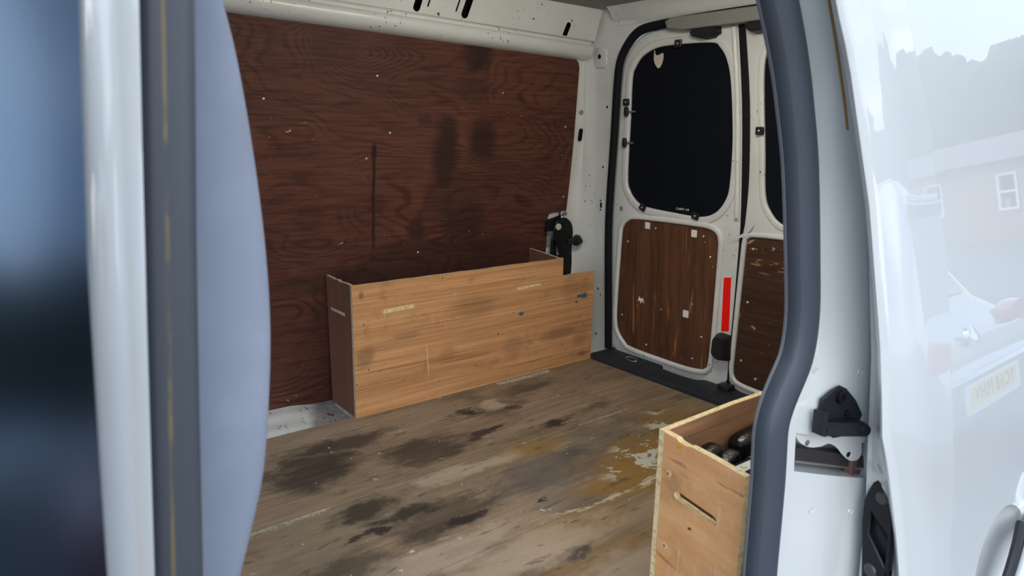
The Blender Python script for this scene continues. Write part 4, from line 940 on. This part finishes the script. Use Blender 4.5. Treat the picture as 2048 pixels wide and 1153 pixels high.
bd_ = empty('brick_building', (27, -9, -.55), 'low brick building with white windows, mirrored in the open sliding door', 'building')
Vd = Vector((.40, -.92, 0)).normalized()                     # facade runs along this line
FBd = frame((24.5, -3.0, -.55), Vd, (0, 0, 1)); nrm = FBd.to_3x3().col[2]
sgn = -1 if nrm.x > 0 else 1
def bplate(name, poly, holes, a, b_, m_, par, bev=0): return plate(name, poly, holes, FBd, min(a*sgn, b_*sgn), max(a*sgn, b_*sgn), m_, par, bev)
wl = [(2.0, 1.0, 2.9, 2.2), (4.2, 1.0, 4.9, 2.2), (7.0, 1.0, 8.2, 2.2), (10.0, 1.0, 11.2, 2.2), (-2.5, 1.0, -1.4, 2.2)]
bplate('wall', [(-5, 0), (14, 0), (14, 2.6), (-5, 2.6)], [rrect(a, b_, c_, d, .01, 1) for a, b_, c_, d in wl], -6, 0, m_brick, bd_)
for a, b_, c_, d in wl:
    wf = bplate('window_frame', rrect(a, b_, c_, d, .01, 1), [rrect(a+.08, b_+.08, c_-.08, (b_+d)/2-.04, .01, 1), rrect(a+.08, (b_+d)/2+.04, c_-.08, d-.08, .01, 1)], -.10, .03, m_white, bd_)
    bplate('pane', rrect(a+.05, b_+.05, c_-.05, d-.05, .01, 1), [], -.09, -.06, m_carglass, wf)
bplate('roof', [(-5.5, 2.6), (14.5, 2.6), (14.0, 3.35), (-5.0, 3.35)], [], -6.4, .5, m_roof, bd_)
bplate('downpipe', [(.2, 0), (.32, 0), (.32, 2.6), (.2, 2.6)], [], .02, .12, m_gtrim, bd_)

def tree_mesh(seed):
    bm = bmesh.new(); bmesh.ops.create_icosphere(bm, subdivisions=6, radius=1); off = Vector((seed*7.3, seed*3.1, 0))
    for v in bm.verts:
        n = v.co.normalized(); d = 1+.30*mnoise.noise(n*1.6+off)+.16*mnoise.noise(n*4+off)+.10*mnoise.noise(n*10+off)+.08*mnoise.noise(n*24+off)+.05*mnoise.noise(n*50+off)
        v.co = n*d; v.co.z = v.co.z*.95+.15
    me = bpy.data.meshes.new('crown'); bm.to_mesh(me); bm.free(); me.materials.append(m_leaf); return me
crowns = [tree_mesh(i) for i in range(3)]
bt = lathe_bm([(.34, -1.2), (.24, 0), (.18, 1.6), (.05, 3.0)], 10); TR = bpy.data.meshes.new('trunk'); bt.to_mesh(TR); bt.free(); TR.materials.append(m_bark)
n_ = 0
for i, az in enumerate([-170+6.5*q_ for q_ in range(27)]):
    a = math.radians(az+random.uniform(-.4, .4)); D_ = (34 if i % 2 else 44)+(13 if az > -40 else 0)
    r = random.uniform(3.3, 3.6)*(1 if i % 2 else 1.15)*(1.25 if az > -40 else 1)
    if az > -40: hgt = (9.3 if i % 2 else 10.6)+random.uniform(-.2, .2)
    elif -102 < az < -70: hgt = (9.5 if i % 2 else 12)+random.uniform(-.5, .5)
    else: hgt = 4.2+random.uniform(-.5, .5); r *= .55
    x, y = D_*math.cos(a), D_*math.sin(a); zc = -.55+hgt-r
    t = empty('tree', (x, y, -.55), 'leafy green tree in the belt of trees behind the car park', 'tree', 'belt of trees behind the car park')
    c_ = bpy.data.objects.new('crown', crowns[i % 3]); link(c_, t); c_.location = (0, 0, hgt-r); c_.scale = (r*1.1, r*1.1, r); c_.rotation_euler = (0, 0, i*1.7)
    q = bpy.data.objects.new('trunk', TR); link(q, t); q.location = (0, 0, 1.2); q.scale = (1, 1, max(1, (hgt-r)/3))
